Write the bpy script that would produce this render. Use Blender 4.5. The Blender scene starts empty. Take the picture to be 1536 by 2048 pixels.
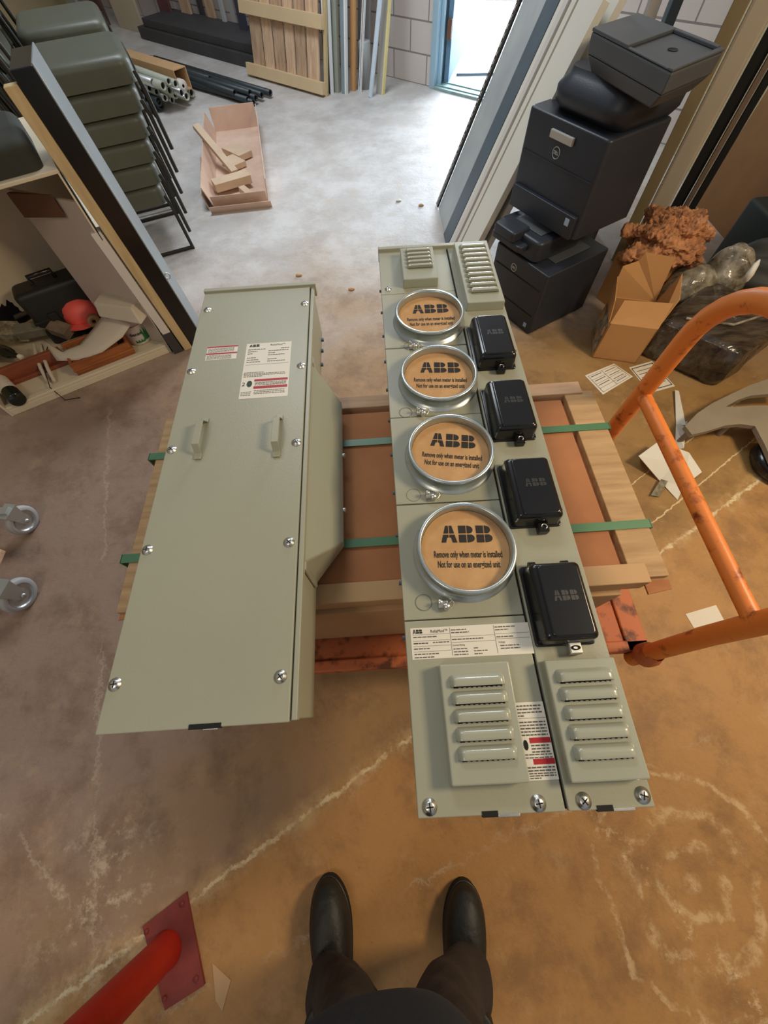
import bpy, math, random
from mathutils import Vector, Matrix, Euler
random.seed(7)
S = bpy.context.scene
COL = S.collection
PI = math.pi
def R(a): return math.radians(a)
def lin(c):
    return tuple(((v/255)/12.92 if v/255 <= .04045 else ((v/255+.055)/1.055)**2.4) for v in c)

# ------------------------------------------------------------------ camera
H = 1.45
FPX = 769.0
n = Vector((27., 400., FPX)).normalized()            # straight down, in camera axes (right, down, forward)
f = (Vector((0, 0, 1)) - n*n.z).normalized()
xr = f.cross(-n)
ROT = Matrix((xr, f, -n))                            # camera axes (right, down, fwd) -> world
cam = bpy.data.objects.new('camera', bpy.data.cameras.new('camera'))
COL.objects.link(cam)
cam.data.sensor_fit = 'HORIZONTAL'; cam.data.sensor_width = 36
cam.data.lens = 36*FPX/1536
cam.data.clip_start = 0.02
M3 = ROT @ Matrix(((1, 0, 0), (0, -1, 0), (0, 0, -1)))
cam.matrix_world = Matrix.Translation((0, 0, H)) @ M3.to_4x4()
S.camera = cam
def at(u, v, z=0.):
    """measured point of the photograph on the level plane z"""
    d = ROT @ Vector((u-768., v-1024., FPX))
    t = (z-H)/d.z
    return Vector((d.x*t, d.y*t, z))

# ------------------------------------------------------------------ light
S.view_settings.view_transform = 'Standard'
S.view_settings.look = 'None'
S.view_settings.gamma = 1
S.view_settings.use_curve_mapping = False
S.view_settings.exposure = 0.0
W = bpy.data.worlds.new('world'); S.world = W; W.use_nodes = True
W.node_tree.nodes['Background'].inputs[0].default_value = (.88, .92, 1.0, 1)
W.node_tree.nodes['Background'].inputs[1].default_value = 0.27
def area(name, loc, target, sx, sy, power, col):
    L = bpy.data.lights.new(name, 'AREA'); L.shape = 'RECTANGLE'; L.size = sx; L.size_y = sy
    L.energy = power; L.color = col
    o = bpy.data.objects.new(name, L); COL.objects.link(o); o.location = loc
    o.rotation_euler = (Vector(target)-Vector(loc)).to_track_quat('-Z', 'Y').to_euler()
    return o
area('daylight_through_door', (2.3, 8.0, 1.35), (0.3, 3.0, .3), 3.6, 3.2, 900, (.80, .90, 1.0))
area('warm_ceiling_lamp', (2.0, .35, 2.35), (.3, .1, 0), .5, .5, 43, (1.0, .80, .54))
area('warm_rear_fill', (-1.1, -.9, 2.9), (-1.2, 1.6, 0), .6, .6, 12, (1.0, .86, .66))  # added warm fill to brighten the inside of the shelf unit
area('yard_sky', (2.9, 7.6, 2.9), (2.5, 7.2, 0), 3.6, 3.6, 80, (.9, .95, 1.0))
area('far_fill_light', (-.6, 3.7, 3.6), (-.4, 4.6, 0), 1.6, 1.2, 88, (.86, .93, 1.0))  # added cool fill to lift the far floor and wall, no real opening

# ------------------------------------------------------------------ materials
def nodes_of(m):
    nt = m.node_tree
    return nt, nt.nodes, nt.links, nt.nodes['Principled BSDF']
def mat(name, rgb, rough=.5, metal=0., var=0., vscale=6., bump=0., bscale=80., rgb2=None, spec=None, coat=0., wood=False, thresh=None):
    m = bpy.data.materials.new(name); m.use_nodes = True
    nt, N, Lk, P = nodes_of(m)
    c = lin(rgb)
    P.inputs['Roughness'].default_value = rough
    P.inputs['Metallic'].default_value = metal
    if spec is not None: P.inputs['Specular IOR Level'].default_value = spec
    P.inputs['Coat Weight'].default_value = coat
    tc = N.new('ShaderNodeTexCoord')
    mp = N.new('ShaderNodeMapping')
    Lk.new(tc.outputs['Object'], mp.inputs['Vector'])
    if wood: mp.inputs['Scale'].default_value = wood
    c2 = lin(rgb2) if rgb2 else tuple(v*(1-var) for v in c)
    nz = N.new('ShaderNodeTexNoise'); nz.inputs['Scale'].default_value = vscale
    nz.inputs['Detail'].default_value = 6; nz.inputs['Roughness'].default_value = .6
    Lk.new(mp.outputs['Vector'], nz.inputs['Vector'])
    rp = N.new('ShaderNodeValToRGB')
    a, b = thresh if thresh else (.35, .65)
    rp.color_ramp.elements[0].position = a; rp.color_ramp.elements[1].position = b
    rp.color_ramp.elements[0].color = (*c2, 1); rp.color_ramp.elements[1].color = (*c, 1)
    Lk.new(nz.outputs['Fac'], rp.inputs['Fac'])
    Lk.new(rp.outputs['Color'], P.inputs['Base Color'])
    if bump:
        nb = N.new('ShaderNodeTexNoise'); nb.inputs['Scale'].default_value = bscale
        nb.inputs['Detail'].default_value = 3
        Lk.new(mp.outputs['Vector'], nb.inputs['Vector'])
        bp = N.new('ShaderNodeBump'); bp.inputs['Strength'].default_value = bump; bp.inputs['Distance'].default_value = .004
        Lk.new(nb.outputs['Fac'], bp.inputs['Height']); Lk.new(bp.outputs['Normal'], P.inputs['Normal'])
    return m
GREY = mat('grey_enamel', (160, 159, 138), .38, var=.05, vscale=3, bump=.06, bscale=260)
GREY2 = mat('grey_enamel_light', (164, 165, 146), .28, var=.04, bump=.05, bscale=260, coat=.5)
STEEL = mat('zinc_steel', (226, 224, 216), .34, 1.0, var=.2, vscale=40)
RIM = mat('galvanised_ring', (190, 198, 196), .32, .75, var=.15, vscale=20)
CARD = mat('cover_cardboard', (196, 154, 104), .8, vscale=26, rgb2=(182, 138, 90))
INK = mat('black_ink', (34, 27, 22), .7)
BLACK = mat('black_plastic', (22, 21, 21), .22, var=.2, spec=.6)
BLACKM = mat('black_mark', (52, 52, 50), .4)
SLIT = mat('dark_slit', (14, 13, 11), .8)
LABEL = mat('paper_label', (226, 220, 204), .5, var=.04)
RED = mat('label_red', (170, 24, 32), .5)
GTXT = mat('label_print', (92, 86, 80), .7)
BOXC = mat('carton', (178, 120, 76), .85, var=.16, vscale=4, rgb2=(160, 104, 66))
BOXL = mat('carton_light', (198, 160, 116), .85, var=.1, vscale=5)
PINE = mat('pine_wood', (192, 158, 112), .75, rgb2=(166, 130, 90), vscale=5, wood=(1, 9, 9))
PINEP = mat('pine_wood_pink', (204, 170, 140), .75, rgb2=(184, 148, 116), vscale=5, wood=(1, 9, 9))
PINEV = mat('pine_boards', (222, 194, 162), .75, rgb2=(196, 160, 130), vscale=4, wood=(8, 8, .7))
STRAP = mat('green_strap', (84, 128, 92), .4, var=.1)
ORANGE = mat('orange_paint', (226, 130, 56), .42, rgb2=(120, 52, 24), vscale=26, thresh=(.28, .44), bump=.15, bscale=60)
ORANGE2 = mat('orange_worn_plate', (196, 108, 62), .6, rgb2=(104, 56, 34), vscale=22, thresh=(.34, .5), bump=.2, bscale=60)
DARKOL = mat('olive_vinyl', (82, 84, 70), .42, var=.12, vscale=6, bump=.1, bscale=150)
TUBE = mat('dark_tube', (52, 52, 50), .4, .5)
PRN = mat('printer_black', (44, 49, 58), .42, var=.12, bump=.08, bscale=200)
PRN2 = mat('printer_grey_black', (78, 82, 86), .48, var=.1)
CREAMP = mat('pale_cream_enamel', (226, 222, 208), .4, var=.05, vscale=3)
CREAM = mat('cream_enamel', (220, 206, 178), .45, var=.08, vscale=3)
CREAMW = mat('cream_wood', (206, 184, 138), .6, rgb2=(186, 160, 116), vscale=6, wood=(6, 6, .8))
WHITE = mat('white_board', (214, 208, 200), .55, var=.05)
PINKB = mat('dull_white_panel', (206, 190, 174), .6, var=.08, vscale=2)
BLUEG = mat('blue_grey_steel', (92, 108, 120), .42, .2, var=.15)
LBLUE = mat('pale_blue_paint', (160, 190, 208), .45, var=.05)
DKGREY = mat('dark_grey_board', (62, 58, 58), .7, var=.3, vscale=5)
BROWN = mat('brown_board', (112, 76, 56), .7, var=.25, vscale=4)
TIMB = mat('raw_timber', (200, 170, 142), .75, rgb2=(170, 140, 114), vscale=4, wood=(8, 8, .6))
ALUM = mat('aluminium', (200, 204, 202), .36, .85, var=.12, vscale=10)
PIPEG = mat('grey_pipe', (176, 178, 164), .5, var=.2, vscale=8)
PIPED = mat('dark_pipe', (56, 64, 68), .45, .3, var=.25, vscale=10)
CLOTH = mat('trouser_cloth', (52, 44, 40), .9, var=.2, bump=.3, bscale=120)
JACK = mat('jacket_cloth', (22, 20, 20), .95, var=.2, bump=.3, bscale=60)
BOOT = mat('boot_leather', (34, 34, 30), .55, var=.3, vscale=14, bump=.3, bscale=90)
LACE = mat('boot_lace', (60, 58, 50), .8)
REDP = mat('red_paint', (176, 34, 14), .45, var=.2, vscale=10, bump=.2)
REDD = mat('dull_red_plate', (138, 56, 46), .7, rgb2=(110, 44, 40), vscale=9)
CORAL = mat('coral_plastic', (240, 96, 84), .5, var=.06)
WRAP = mat('stretch_wrap', (86, 76, 62), .18, rgb2=(36, 30, 26), vscale=7, bump=.8, bscale=16, spec=.8, wood=(1, 5, 3))
WOOL = mat('mineral_wool', (206, 146, 100), .95, rgb2=(142, 96, 64), vscale=18, bump=1., bscale=70)
CLEAR = mat('crumpled_film', (176, 168, 148), .2, rgb2=(92, 84, 66), vscale=18, bump=1., bscale=30, spec=.8)
WOODO = mat('orange_brown_wood', (172, 104, 56), .55, rgb2=(136, 76, 38), vscale=5, wood=(1, 6, 6))
TIRE = mat('grey_rubber', (178, 176, 174), .5, var=.1)
GREEN = mat('print_green', (38, 116, 62), .5)
PLG = mat('grey_brown_plastic', (148, 134, 112), .6, var=.15, vscale=8)
BRICKM = None

# ------------------------------------------------------------------ mesh builder
class MB:
    def __init__(s): s.v = []; s.f = []; s.mi = []; s.sm = []
    def add(s, vs, fs, mi=0, smooth=False, M=None):
        b = len(s.v)
        for p in vs:
            p = Vector(p)
            s.v.append(M @ p if M is not None else p)
        for q in fs:
            s.f.append(tuple(b+i for i in q)); s.mi.append(mi); s.sm.append(smooth)
        return s
    def box(s, x0, x1, y0, y1, z0, z1, mi=0, M=None):
        vs = [(x0,y0,z0),(x1,y0,z0),(x1,y1,z0),(x0,y1,z0),(x0,y0,z1),(x1,y0,z1),(x1,y1,z1),(x0,y1,z1)]
        return s.add(vs, [(3,2,1,0),(4,5,6,7),(0,1,5,4),(1,2,6,5),(2,3,7,6),(3,0,4,7)], mi, False, M)
    def hexa(s, bot, top, mi=0):
        return s.add(list(bot)+list(top), [(3,2,1,0),(4,5,6,7),(0,1,5,4),(1,2,6,5),(2,3,7,6),(3,0,4,7)], mi)
    def prism(s, poly, z0, z1, mi=0, M=None, smooth=False):
        k = len(poly)
        vs = [(p[0],p[1],z0) for p in poly]+[(p[0],p[1],z1) for p in poly]
        fs = [tuple(range(k-1,-1,-1)), tuple(range(k,2*k))]
        s.add(vs, fs, mi, False, M)
        return s.add(vs, [(i,(i+1)%k,k+(i+1)%k,k+i) for i in range(k)], mi, smooth, M)
    def loft(s, rings, mi=0, cap=True, smooth=True, M=None, close=True):
        k = len(rings[0]); vs = [p for r in rings for p in r]; fs = []
        for a in range(len(rings)-1):
            for i in range(k if close else k-1):
                j = (i+1) % k
                fs.append((a*k+i, a*k+j, (a+1)*k+j, (a+1)*k+i))
        s.add(vs, fs, mi, smooth, M)
        if cap:
            s.add(rings[0], [tuple(range(k-1,-1,-1))], mi, False, M)
            s.add(rings[-1], [tuple(range(k))], mi, False, M)
        return s
    def tube(s, pts, r, mi=0, seg=10, cap=True, M=None):
        pts = [Vector(p) for p in pts]; rings = []
        rr = r if isinstance(r, (list, tuple)) else [r]*len(pts)
        up = None
        for i, p in enumerate(pts):
            d = (pts[min(i+1, len(pts)-1)]-pts[max(i-1, 0)]).normalized()
            if up is None:
                up = Vector((0,0,1)) if abs(d.z) < .9 else Vector((0,1,0))
            a = d.cross(up)
            if a.length < 1e-4: a = d.cross(Vector((1, 0, 0)))
            a.normalize(); b = a.cross(d).normalized(); up = b
            rings.append([p+rr[i]*(math.cos(2*PI*k/seg)*a+math.sin(2*PI*k/seg)*b) for k in range(seg)])
        return s.loft(rings, mi, cap, True, M)
    def lathe(s, prof, seg=32, mi=0, c=(0,0,0), M=None, cap=False):
        rings = [[(c[0]+r*math.cos(2*PI*k/seg), c[1]+r*math.sin(2*PI*k/seg), c[2]+z) for k in range(seg)] for r, z in prof]
        return s.loft(rings, mi, cap, True, M)
    def rbox(s, x0, x1, y0, y1, z0, z1, r, mi=0, M=None, rv=None, taper=0.):
        """rounded box: rounded outline and rounded top edge"""
        rv = r if rv is None else rv
        def ring(inset, z, rr):
            out = []; rr = max(rr, .0006)
            for cx, cy, a0 in ((x1-inset-rr, y1-inset-rr, 0), (x0+inset+rr, y1-inset-rr, 90), (x0+inset+rr, y0+inset+rr, 180), (x1-inset-rr, y0+inset+rr, 270)):
                for k in range(5):
                    a = R(a0+k*22.5); out.append((cx+rr*math.cos(a), cy+rr*math.sin(a), z))
            return out
        rings = [ring(0, z0, r)]
        for k in range(6):
            a = R(k*18); ins = taper+rv*(1-math.cos(a))
            rings.append(ring(ins, z1-rv+rv*math.sin(a), r-ins*.6 if r > ins*.6 else .001))
        return s.loft(rings, mi, True, True, M)
    def grid(s, fn, nu, nv, mi=0, M=None, smooth=True):
        vs = [fn(i/nu, j/nv) for j in range(nv+1) for i in range(nu+1)]
        fs = [(j*(nu+1)+i, j*(nu+1)+i+1, (j+1)*(nu+1)+i+1, (j+1)*(nu+1)+i) for j in range(nv) for i in range(nu)]
        return s.add(vs, fs, mi, smooth, M)
    def blob(s, c, rad, amp=.2, seg=28, rings=18, seed=0, mi=0, flat=None, M=None):
        rnd = random.Random(seed); ph = [(rnd.uniform(2, 9), rnd.uniform(2, 9), rnd.uniform(2, 9), rnd.uniform(0, 6), rnd.uniform(.4, 1)) for _ in range(7)]
        out = []
        for j in range(rings+1):
            th = PI*j/rings; ring = []
            for i in range(seg):
                a = 2*PI*i/seg; d = Vector((math.sin(th)*math.cos(a), math.sin(th)*math.sin(a), math.cos(th)))
                w = sum(q[4]*math.sin(q[0]*d.x+q[1]*d.y+q[2]*d.z+q[3]) for q in ph)/4
                p = Vector((d.x*rad[0], d.y*rad[1], d.z*rad[2]))*(1+amp*w)
                if flat is not None and p.z < -flat: p.z = -flat
                ring.append((c[0]+p.x, c[1]+p.y, c[2]+p.z))
            out.append(ring)
        return s.loft(out[::-1], mi, False, True, M)
    def build(s, name, mats, parent=None, bevel=0., loc=None, rot=None, sub=0, seg=2):
        me = bpy.data.meshes.new(name)
        me.from_pydata([tuple(p) for p in s.v], [], s.f)
        mats = mats if isinstance(mats, (list, tuple)) else [mats]
        for m in mats: me.materials.append(m)
        me.polygons.foreach_set('material_index', s.mi)
        me.polygons.foreach_set('use_smooth', s.sm)
        me.update()
        o = bpy.data.objects.new(name, me); COL.objects.link(o)
        if parent: o.parent = parent
        if loc: o.location = loc
        if rot: o.rotation_euler = rot
        if bevel:
            b = o.modifiers.new('bevel', 'BEVEL'); b.width = bevel; b.segments = seg; b.limit_method = 'ANGLE'; b.angle_limit = R(40)
            b.harden_normals = False
        if sub:
            q = o.modifiers.new('sub', 'SUBSURF'); q.levels = sub; q.render_levels = sub
        return o
def tag(o, label, cat, group=None):
    o['label'] = label; o['category'] = cat
    if group: o['group'] = group
    return o
def struct(o): o['kind'] = 'structure'; return o
def thing(name, label, cat, loc=(0,0,0), rz=0., group=None, rot=None):
    o = bpy.data.objects.new(name, None); COL.objects.link(o); o.location = loc
    o.rotation_euler = rot if rot else (0, 0, rz); o.empty_display_size = .05
    return tag(o, label, cat, group)
def dup(root, label=None, loc=None, rz=None, group=None):
    r = root.copy(); COL.objects.link(r)
    if label: r['label'] = label
    if loc is not None: r.location = loc
    if rz is not None: r.rotation_euler = (0, 0, rz)
    if group: r['group'] = group
    for ch in list(root.children):
        c = ch.copy(); COL.objects.link(c); c.parent = r
        for g in list(ch.children):
            d = g.copy(); COL.objects.link(d); d.parent = c
    return r
FONT_CACHE = {}
def text_geo(txt, size, bold=0.):
    key = (txt, size, bold)
    if key in FONT_CACHE: return FONT_CACHE[key]
    cu = bpy.data.curves.new('t', 'FONT'); cu.body = txt; cu.size = size; cu.offset = bold; cu.align_x = 'LEFT'; cu.resolution_u = 3
    o = bpy.data.objects.new('t', cu); COL.objects.link(o)
    bpy.context.view_layer.update()
    me = bpy.data.meshes.new_from_object(o.evaluated_get(bpy.context.evaluated_depsgraph_get()))
    vs = [v.co.copy() for v in me.vertices]; fs = [tuple(p.vertices) for p in me.polygons]
    bpy.data.objects.remove(o); bpy.data.curves.remove(cu); bpy.data.meshes.remove(me)
    FONT_CACHE[key] = (vs, fs); return vs, fs
def put_text(mb, txt, x, y, z, size, mi=0, width=None, bold=0., center=False, M=None, sy=1.):
    vs, fs = text_geo(txt, size, bold)
    if not vs: return
    x0 = min(v.x for v in vs); x1 = max(v.x for v in vs)
    k = width/(x1-x0) if width else 1.
    w = (x1-x0)*k
    ox = x-(w/2 if center else 0)
    mb.add([((v.x-x0)*k+ox, v.y*sy+y, z) for v in vs], fs, mi, False, M)
def logo(mb, x, y, w, h, z, mi=0, M=None, gap=.055):
    """heavy three-letter mark, each letter cut by a thin cross"""
    lw = w*.31; sp = w*.035
    def spanA(t):
        a = .30*t; b = 1-.30*t
        return [(a, b)] if t > .3 else [(a, a+.29), (1-a-.29, b)]
    def spanB(t):
        if t >= .5: r = .55+.36*math.sqrt(max(0, 1-((t-.75)/.25)**2))
        else: r = .6+.4*math.sqrt(max(0, 1-((t-.25)/.25)**2))
        return [(.0, r)]
    for li, fn in enumerate((spanA, spanB, spanB)):
        ox = x+li*(lw+sp)
        nrow = 28
        for k in range(nrow):
            t0 = k/nrow; t1 = (k+1)/nrow; tm = (t0+t1)/2
            if abs(tm-.5) < gap/2+.001: continue
            A = fn(t0+1e-4) if (t0 > .3) == (tm > .3) else fn(tm); B = fn(t1-1e-4) if (t1 > .3) == (tm > .3) else fn(tm)
            for (a0, a1), (b0, b1) in zip(A, B):
                for side in (0, 1):
                    if side == 0: q = (a0, min(a1, .5-gap/2), min(b1, .5-gap/2), b0)
                    else: q = (max(a0, .5+gap/2), a1, b1, max(b0, .5+gap/2))
                    if q[1]-q[0] < .004 or q[2]-q[3] < .004: continue
                    mb.add([(ox+q[0]*lw, y+t0*h, z), (ox+q[1]*lw, y+t0*h, z), (ox+q[2]*lw, y+t1*h, z), (ox+q[3]*lw, y+t1*h, z)], [(0,1,2,3)], mi, False, M)
def strip(mb, x0, x1, y0, y1, z, mi=0, M=None):
    mb.add([(x0,y0,z),(x1,y0,z),(x1,y1,z),(x0,y1,z)], [(0,1,2,3)], mi, False, M)
def scribble(mb, x0, x1, y, h, z, mi, rnd):
    """a line of print too small to read: a run of short dark marks"""
    x = x0
    while x < x1-.001:
        w = rnd.uniform(.003, .008); strip(mb, x, min(x+w, x1), y, y+h, z, mi); x += w+.0012

# ------------------------------------------------------------------ the setting
def floor_material():
    m = bpy.data.materials.new('stained_concrete'); m.use_nodes = True
    nt, N, Lk, P = nodes_of(m)
    geo = N.new('ShaderNodeNewGeometry'); sep = N.new('ShaderNodeSeparateXYZ'); Lk.new(geo.outputs['Position'], sep.inputs[0])
    def noise(scale, detail=8, rough=.6, dist=0., vec=None):
        q = N.new('ShaderNodeTexNoise'); q.inputs['Scale'].default_value = scale; q.inputs['Detail'].default_value = detail
        q.inputs['Roughness'].default_value = rough; q.inputs['Distortion'].default_value = dist
        Lk.new(vec if vec else geo.outputs['Position'], q.inputs['Vector']); return q.outputs['Fac']
    def mth(op, a, b=None, c=None):
        q = N.new('ShaderNodeMath'); q.operation = op
        for i, v in enumerate((a, b, c)):
            if v is None: continue
            if isinstance(v, (int, float)): q.inputs[i].default_value = v
            else: Lk.new(v, q.inputs[i])
        return q.outputs[0]
    def ramp(v, a, b):
        q = N.new('ShaderNodeMapRange'); q.inputs[1].default_value = a; q.inputs[2].default_value = b; q.interpolation_type = 'SMOOTHSTEP'
        Lk.new(v, q.inputs[0]); return q.outputs[0]
    def mix(fac, a, b):
        q = N.new('ShaderNodeMix'); q.data_type = 'RGBA'
        if isinstance(fac, (int, float)): q.inputs[0].default_value = fac
        else: Lk.new(fac, q.inputs[0])
        for i, v in ((6, a), (7, b)):
            if isinstance(v, tuple): q.inputs[i].default_value = (*lin(v), 1)
            else: Lk.new(v, q.inputs[i])
        return q.outputs[2]
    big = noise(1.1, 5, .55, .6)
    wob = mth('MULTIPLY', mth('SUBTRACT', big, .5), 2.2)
    # cleaner concrete by the door, paled further with daylight put into the colour; the working area is stained ochre, the left side a mauve grey
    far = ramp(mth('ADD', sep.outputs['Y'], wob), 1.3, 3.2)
    # the saw-cut joint parts an ochre-stained slab (right) from a duller grey-brown one (left)
    jd = mth('ADD', mth('ADD', mth('MULTIPLY', sep.outputs['X'], -.480), mth('MULTIPLY', sep.outputs['Y'], .877)), .086)
    side = ramp(mth('ADD', jd, mth('MULTIPLY', mth('SUBTRACT', noise(5., 6), .5), .12)), -.03, .05)
    mauve = ramp(mth('ADD', mth('MULTIPLY', sep.outputs['X'], -1.), wob), .15, 1.1)
    right = ramp(mth('ADD', sep.outputs['X'], mth('MULTIPLY', wob, .4)), .5, 1.2)
    lslab = mix(mauve, (166, 130, 86), (160, 134, 116))
    lslab = mix(right, lslab, (158, 122, 72))
    base = mix(side, (180, 134, 80), lslab)
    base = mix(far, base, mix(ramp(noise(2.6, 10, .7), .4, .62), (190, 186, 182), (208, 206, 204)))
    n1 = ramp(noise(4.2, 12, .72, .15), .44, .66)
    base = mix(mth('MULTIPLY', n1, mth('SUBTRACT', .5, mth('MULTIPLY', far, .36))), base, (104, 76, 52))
    n2 = ramp(noise(9., 12, .74, .2), .52, .70)
    base = mix(mth('MULTIPLY', n2, .26), base, (208, 172, 124))
    n3 = ramp(noise(60., 6, .7), .60, .74)
    base = mix(mth('MULTIPLY', n3, .35), base, (96, 68, 46))
    # worn rings of pale grit
    rx = mth('ADD', sep.outputs['X'], -.79); ry_ = mth('ADD', sep.outputs['Y'], .475)
    rad = mth('ADD', mth('SQRT', mth('ADD', mth('MULTIPLY', rx, rx), mth('MULTIPLY', ry_, ry_))), mth('MULTIPLY', mth('SUBTRACT', noise(7., 6), .5), .12))
    for r0, w0 in ((.0, .035), (.085, .014), (.165, .022), (.26, .012)):
        rg_ = mth('MULTIPLY', mth('SUBTRACT', 1., ramp(mth('ABSOLUTE', mth('SUBTRACT', rad, r0)), w0*.3, w0)), ramp(noise(15., 8, .75), .42, .60))
        base = mix(mth('MULTIPLY', rg_, .55), base, (226, 196, 150))
    # pale filler along a saw-cut joint, and scuffs beside it
    fine = mth('ADD', mth('MULTIPLY', mth('SUBTRACT', noise(14., 8, .7), .5), .06), mth('MULTIPLY', mth('SUBTRACT', noise(60., 4, .7), .5), .02))
    dist = mth('ABSOLUTE', mth('ADD', mth('ADD', mth('MULTIPLY', sep.outputs['X'], -.480), mth('MULTIPLY', sep.outputs['Y'], .877)), mth('ADD', fine, .086)))
    nj = noise(3., 5, .6)
    nj2 = noise(2.2, 4, .5)
    line = mth('MULTIPLY', mth('SUBTRACT', 1., ramp(dist, .002, .009)), ramp(noise(12., 6, .7), .36, .56))
    band = mth('MULTIPLY', mth('SUBTRACT', 1., ramp(dist, .010, .05)), ramp(noise(9., 8, .75), .42, .60))
    base = mix(mth('MULTIPLY', band, .6), base, (204, 172, 124))
    base = mix(mth('MULTIPLY', line, .85), base, (232, 212, 168))
    for off, w0 in ((.053, .004), (-.116, .0025)):
        d2 = mth('ABSOLUTE', mth('ADD', mth('ADD', mth('MULTIPLY', sep.outputs['X'], -.530), mth('MULTIPLY', sep.outputs['Y'], .848)), mth('ADD', mth('MULTIPLY', fine, .6), off)))
        base = mix(mth('MULTIPLY', mth('SUBTRACT', 1., ramp(d2, w0*.3, w0)), mth('MULTIPLY', ramp(sep.outputs['X'], .7, .9), .8)), base, (232, 208, 160))
    # hairline cracks in the left slab
    for ca, sa, off in ((.62, .785, .93), (.97, .24, .97), (-.30, .954, .42)):
        d4 = mth('ABSOLUTE', mth('ADD', mth('ADD', mth('MULTIPLY', sep.outputs['X'], ca), mth('MULTIPLY', sep.outputs['Y'], sa)), mth('ADD', mth('MULTIPLY', fine, 2.), off)))
        base = mix(mth('MULTIPLY', mth('MULTIPLY', mth('SUBTRACT', 1., ramp(d4, .002, .007)), ramp(nj2, .45, .55)), .45), base, (196, 176, 150))
    d3 = mth('ABSOLUTE', mth('ADD', mth('ADD', mth('MULTIPLY', sep.outputs['X'], .809), mth('MULTIPLY', sep.outputs['Y'], .588)), mth('ADD', fine, -.27)))
    sc = mth('MULTIPLY', mth('SUBTRACT', 1., ramp(d3, .0, .05)), mth('MULTIPLY', ramp(noise(24., 8, .75), .52, .66), mth('SUBTRACT', 1., ramp(sep.outputs['Y'], -.2, .05))))
    base = mix(mth('MULTIPLY', sc, .6), base, (238, 212, 168))
    # dried white splash near the red post
    dx = mth('ADD', sep.outputs['X'], .88); dy = mth('ADD', sep.outputs['Y'], .40)
    rr = mth('SQRT', mth('ADD', mth('MULTIPLY', dx, dx), mth('MULTIPLY', dy, dy)))
    sp = mth('MULTIPLY', mth('SUBTRACT', 1., ramp(rr, .02, .3)), ramp(noise(16., 8, .75), .5, .64))
    base = mix(mth('MULTIPLY', sp, .6), base, (226, 204, 172))
    Lk.new(base, P.inputs['Base Color'])
    Lk.new(mth('ADD', mth('MULTIPLY', noise(6., 6), .3), .34), P.inputs['Roughness'])
    P.inputs['Specular IOR Level'].default_value = .35
    bp = N.new('ShaderNodeBump'); bp.inputs['Strength'].default_value = .35; bp.inputs['Distance'].default_value = .01
    Lk.new(mth('ADD', noise(22., 8, .7), mth('MULTIPLY', line, .6)), bp.inputs['Height']); Lk.new(bp.outputs['Normal'], P.inputs['Normal'])
    return m
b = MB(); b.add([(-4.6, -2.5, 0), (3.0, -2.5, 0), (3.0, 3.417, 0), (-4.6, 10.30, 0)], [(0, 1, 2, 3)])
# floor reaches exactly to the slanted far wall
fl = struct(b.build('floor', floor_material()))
# far wall runs along direction (0.741,-0.671) through (0.70, 5.50)
FW = Vector((.741, -.671, 0)); FN = Vector((.671, .741, 0)); F0 = Vector((.70, 5.50, 0))
def fw(s, out=0., z=0.): return F0+FW*s+FN*out+Vector((0, 0, z))
def fbox(mb, s0, s1, o0, o1, z0, z1, mi=0):
    mb.hexa([fw(s0, o0, z0), fw(s1, o0, z0), fw(s1, o1, z0), fw(s0, o1, z0)], [fw(s0, o0, z1), fw(s1, o0, z1), fw(s1, o1, z1), fw(s0, o1, z1)], mi)
def block_material():
    m = bpy.data.materials.new('painted_block'); m.use_nodes = True
    nt, N, Lk, P = nodes_of(m)
    tc = N.new('ShaderNodeTexCoord'); mp = N.new('ShaderNodeMapping')
    mp.inputs['Rotation'].default_value = (R(90), 0, 0)
    Lk.new(tc.outputs['Object'], mp.inputs['Vector'])
    br = N.new('ShaderNodeTexBrick'); br.inputs['Scale'].default_value = 1
    br.inputs['Brick Width'].default_value = .4; br.inputs['Row Height'].default_value = .2; br.inputs['Mortar Size'].default_value = .006
    br.inputs['Color1'].default_value = (*lin((216, 208, 202)), 1); br.inputs['Color2'].default_value = (*lin((206, 196, 190)), 1)
    br.inputs['Mortar'].default_value = (*lin((140, 132, 128)), 1)
    Lk.new(mp.outputs['Vector'], br.inputs['Vector']); Lk.new(br.outputs['Color'], P.inputs['Base Color'])
    P.inputs['Roughness'].default_value = .7
    bp = N.new('ShaderNodeBump'); bp.inputs['Strength'].default_value = .4; bp.inputs['Distance'].default_value = .01; bp.invert = True
    Lk.new(br.outputs['Fac'], bp.inputs['Height']); Lk.new(bp.outputs['Normal'], P.inputs['Normal'])
    return m
BLOCK = block_material()
WALLB = mat('beige_wall', (196, 178, 138), .8, var=.1, vscale=2)
b = MB(); b.box(-7.0, .06, 0, .15, 0, 3.2); b.box(1.16, 3.1, 0, .15, 0, 3.2); b.box(.06, 1.16, 0, .15, 2.2, 3.2)
o = struct(b.build('wall_back', BLOCK, loc=tuple(F0), rot=(0, 0, math.atan2(FW.y, FW.x))))
b = MB(); b.box(2.45, 2.55, -2.5, 3.85, 0, 3.2); struct(b.build('wall_right', WALLB))
b = MB(); b.box(-4.4, -4.25, -2.5, 9.9, 0, 3.2); struct(b.build('wall_left', WALLB))
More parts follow.
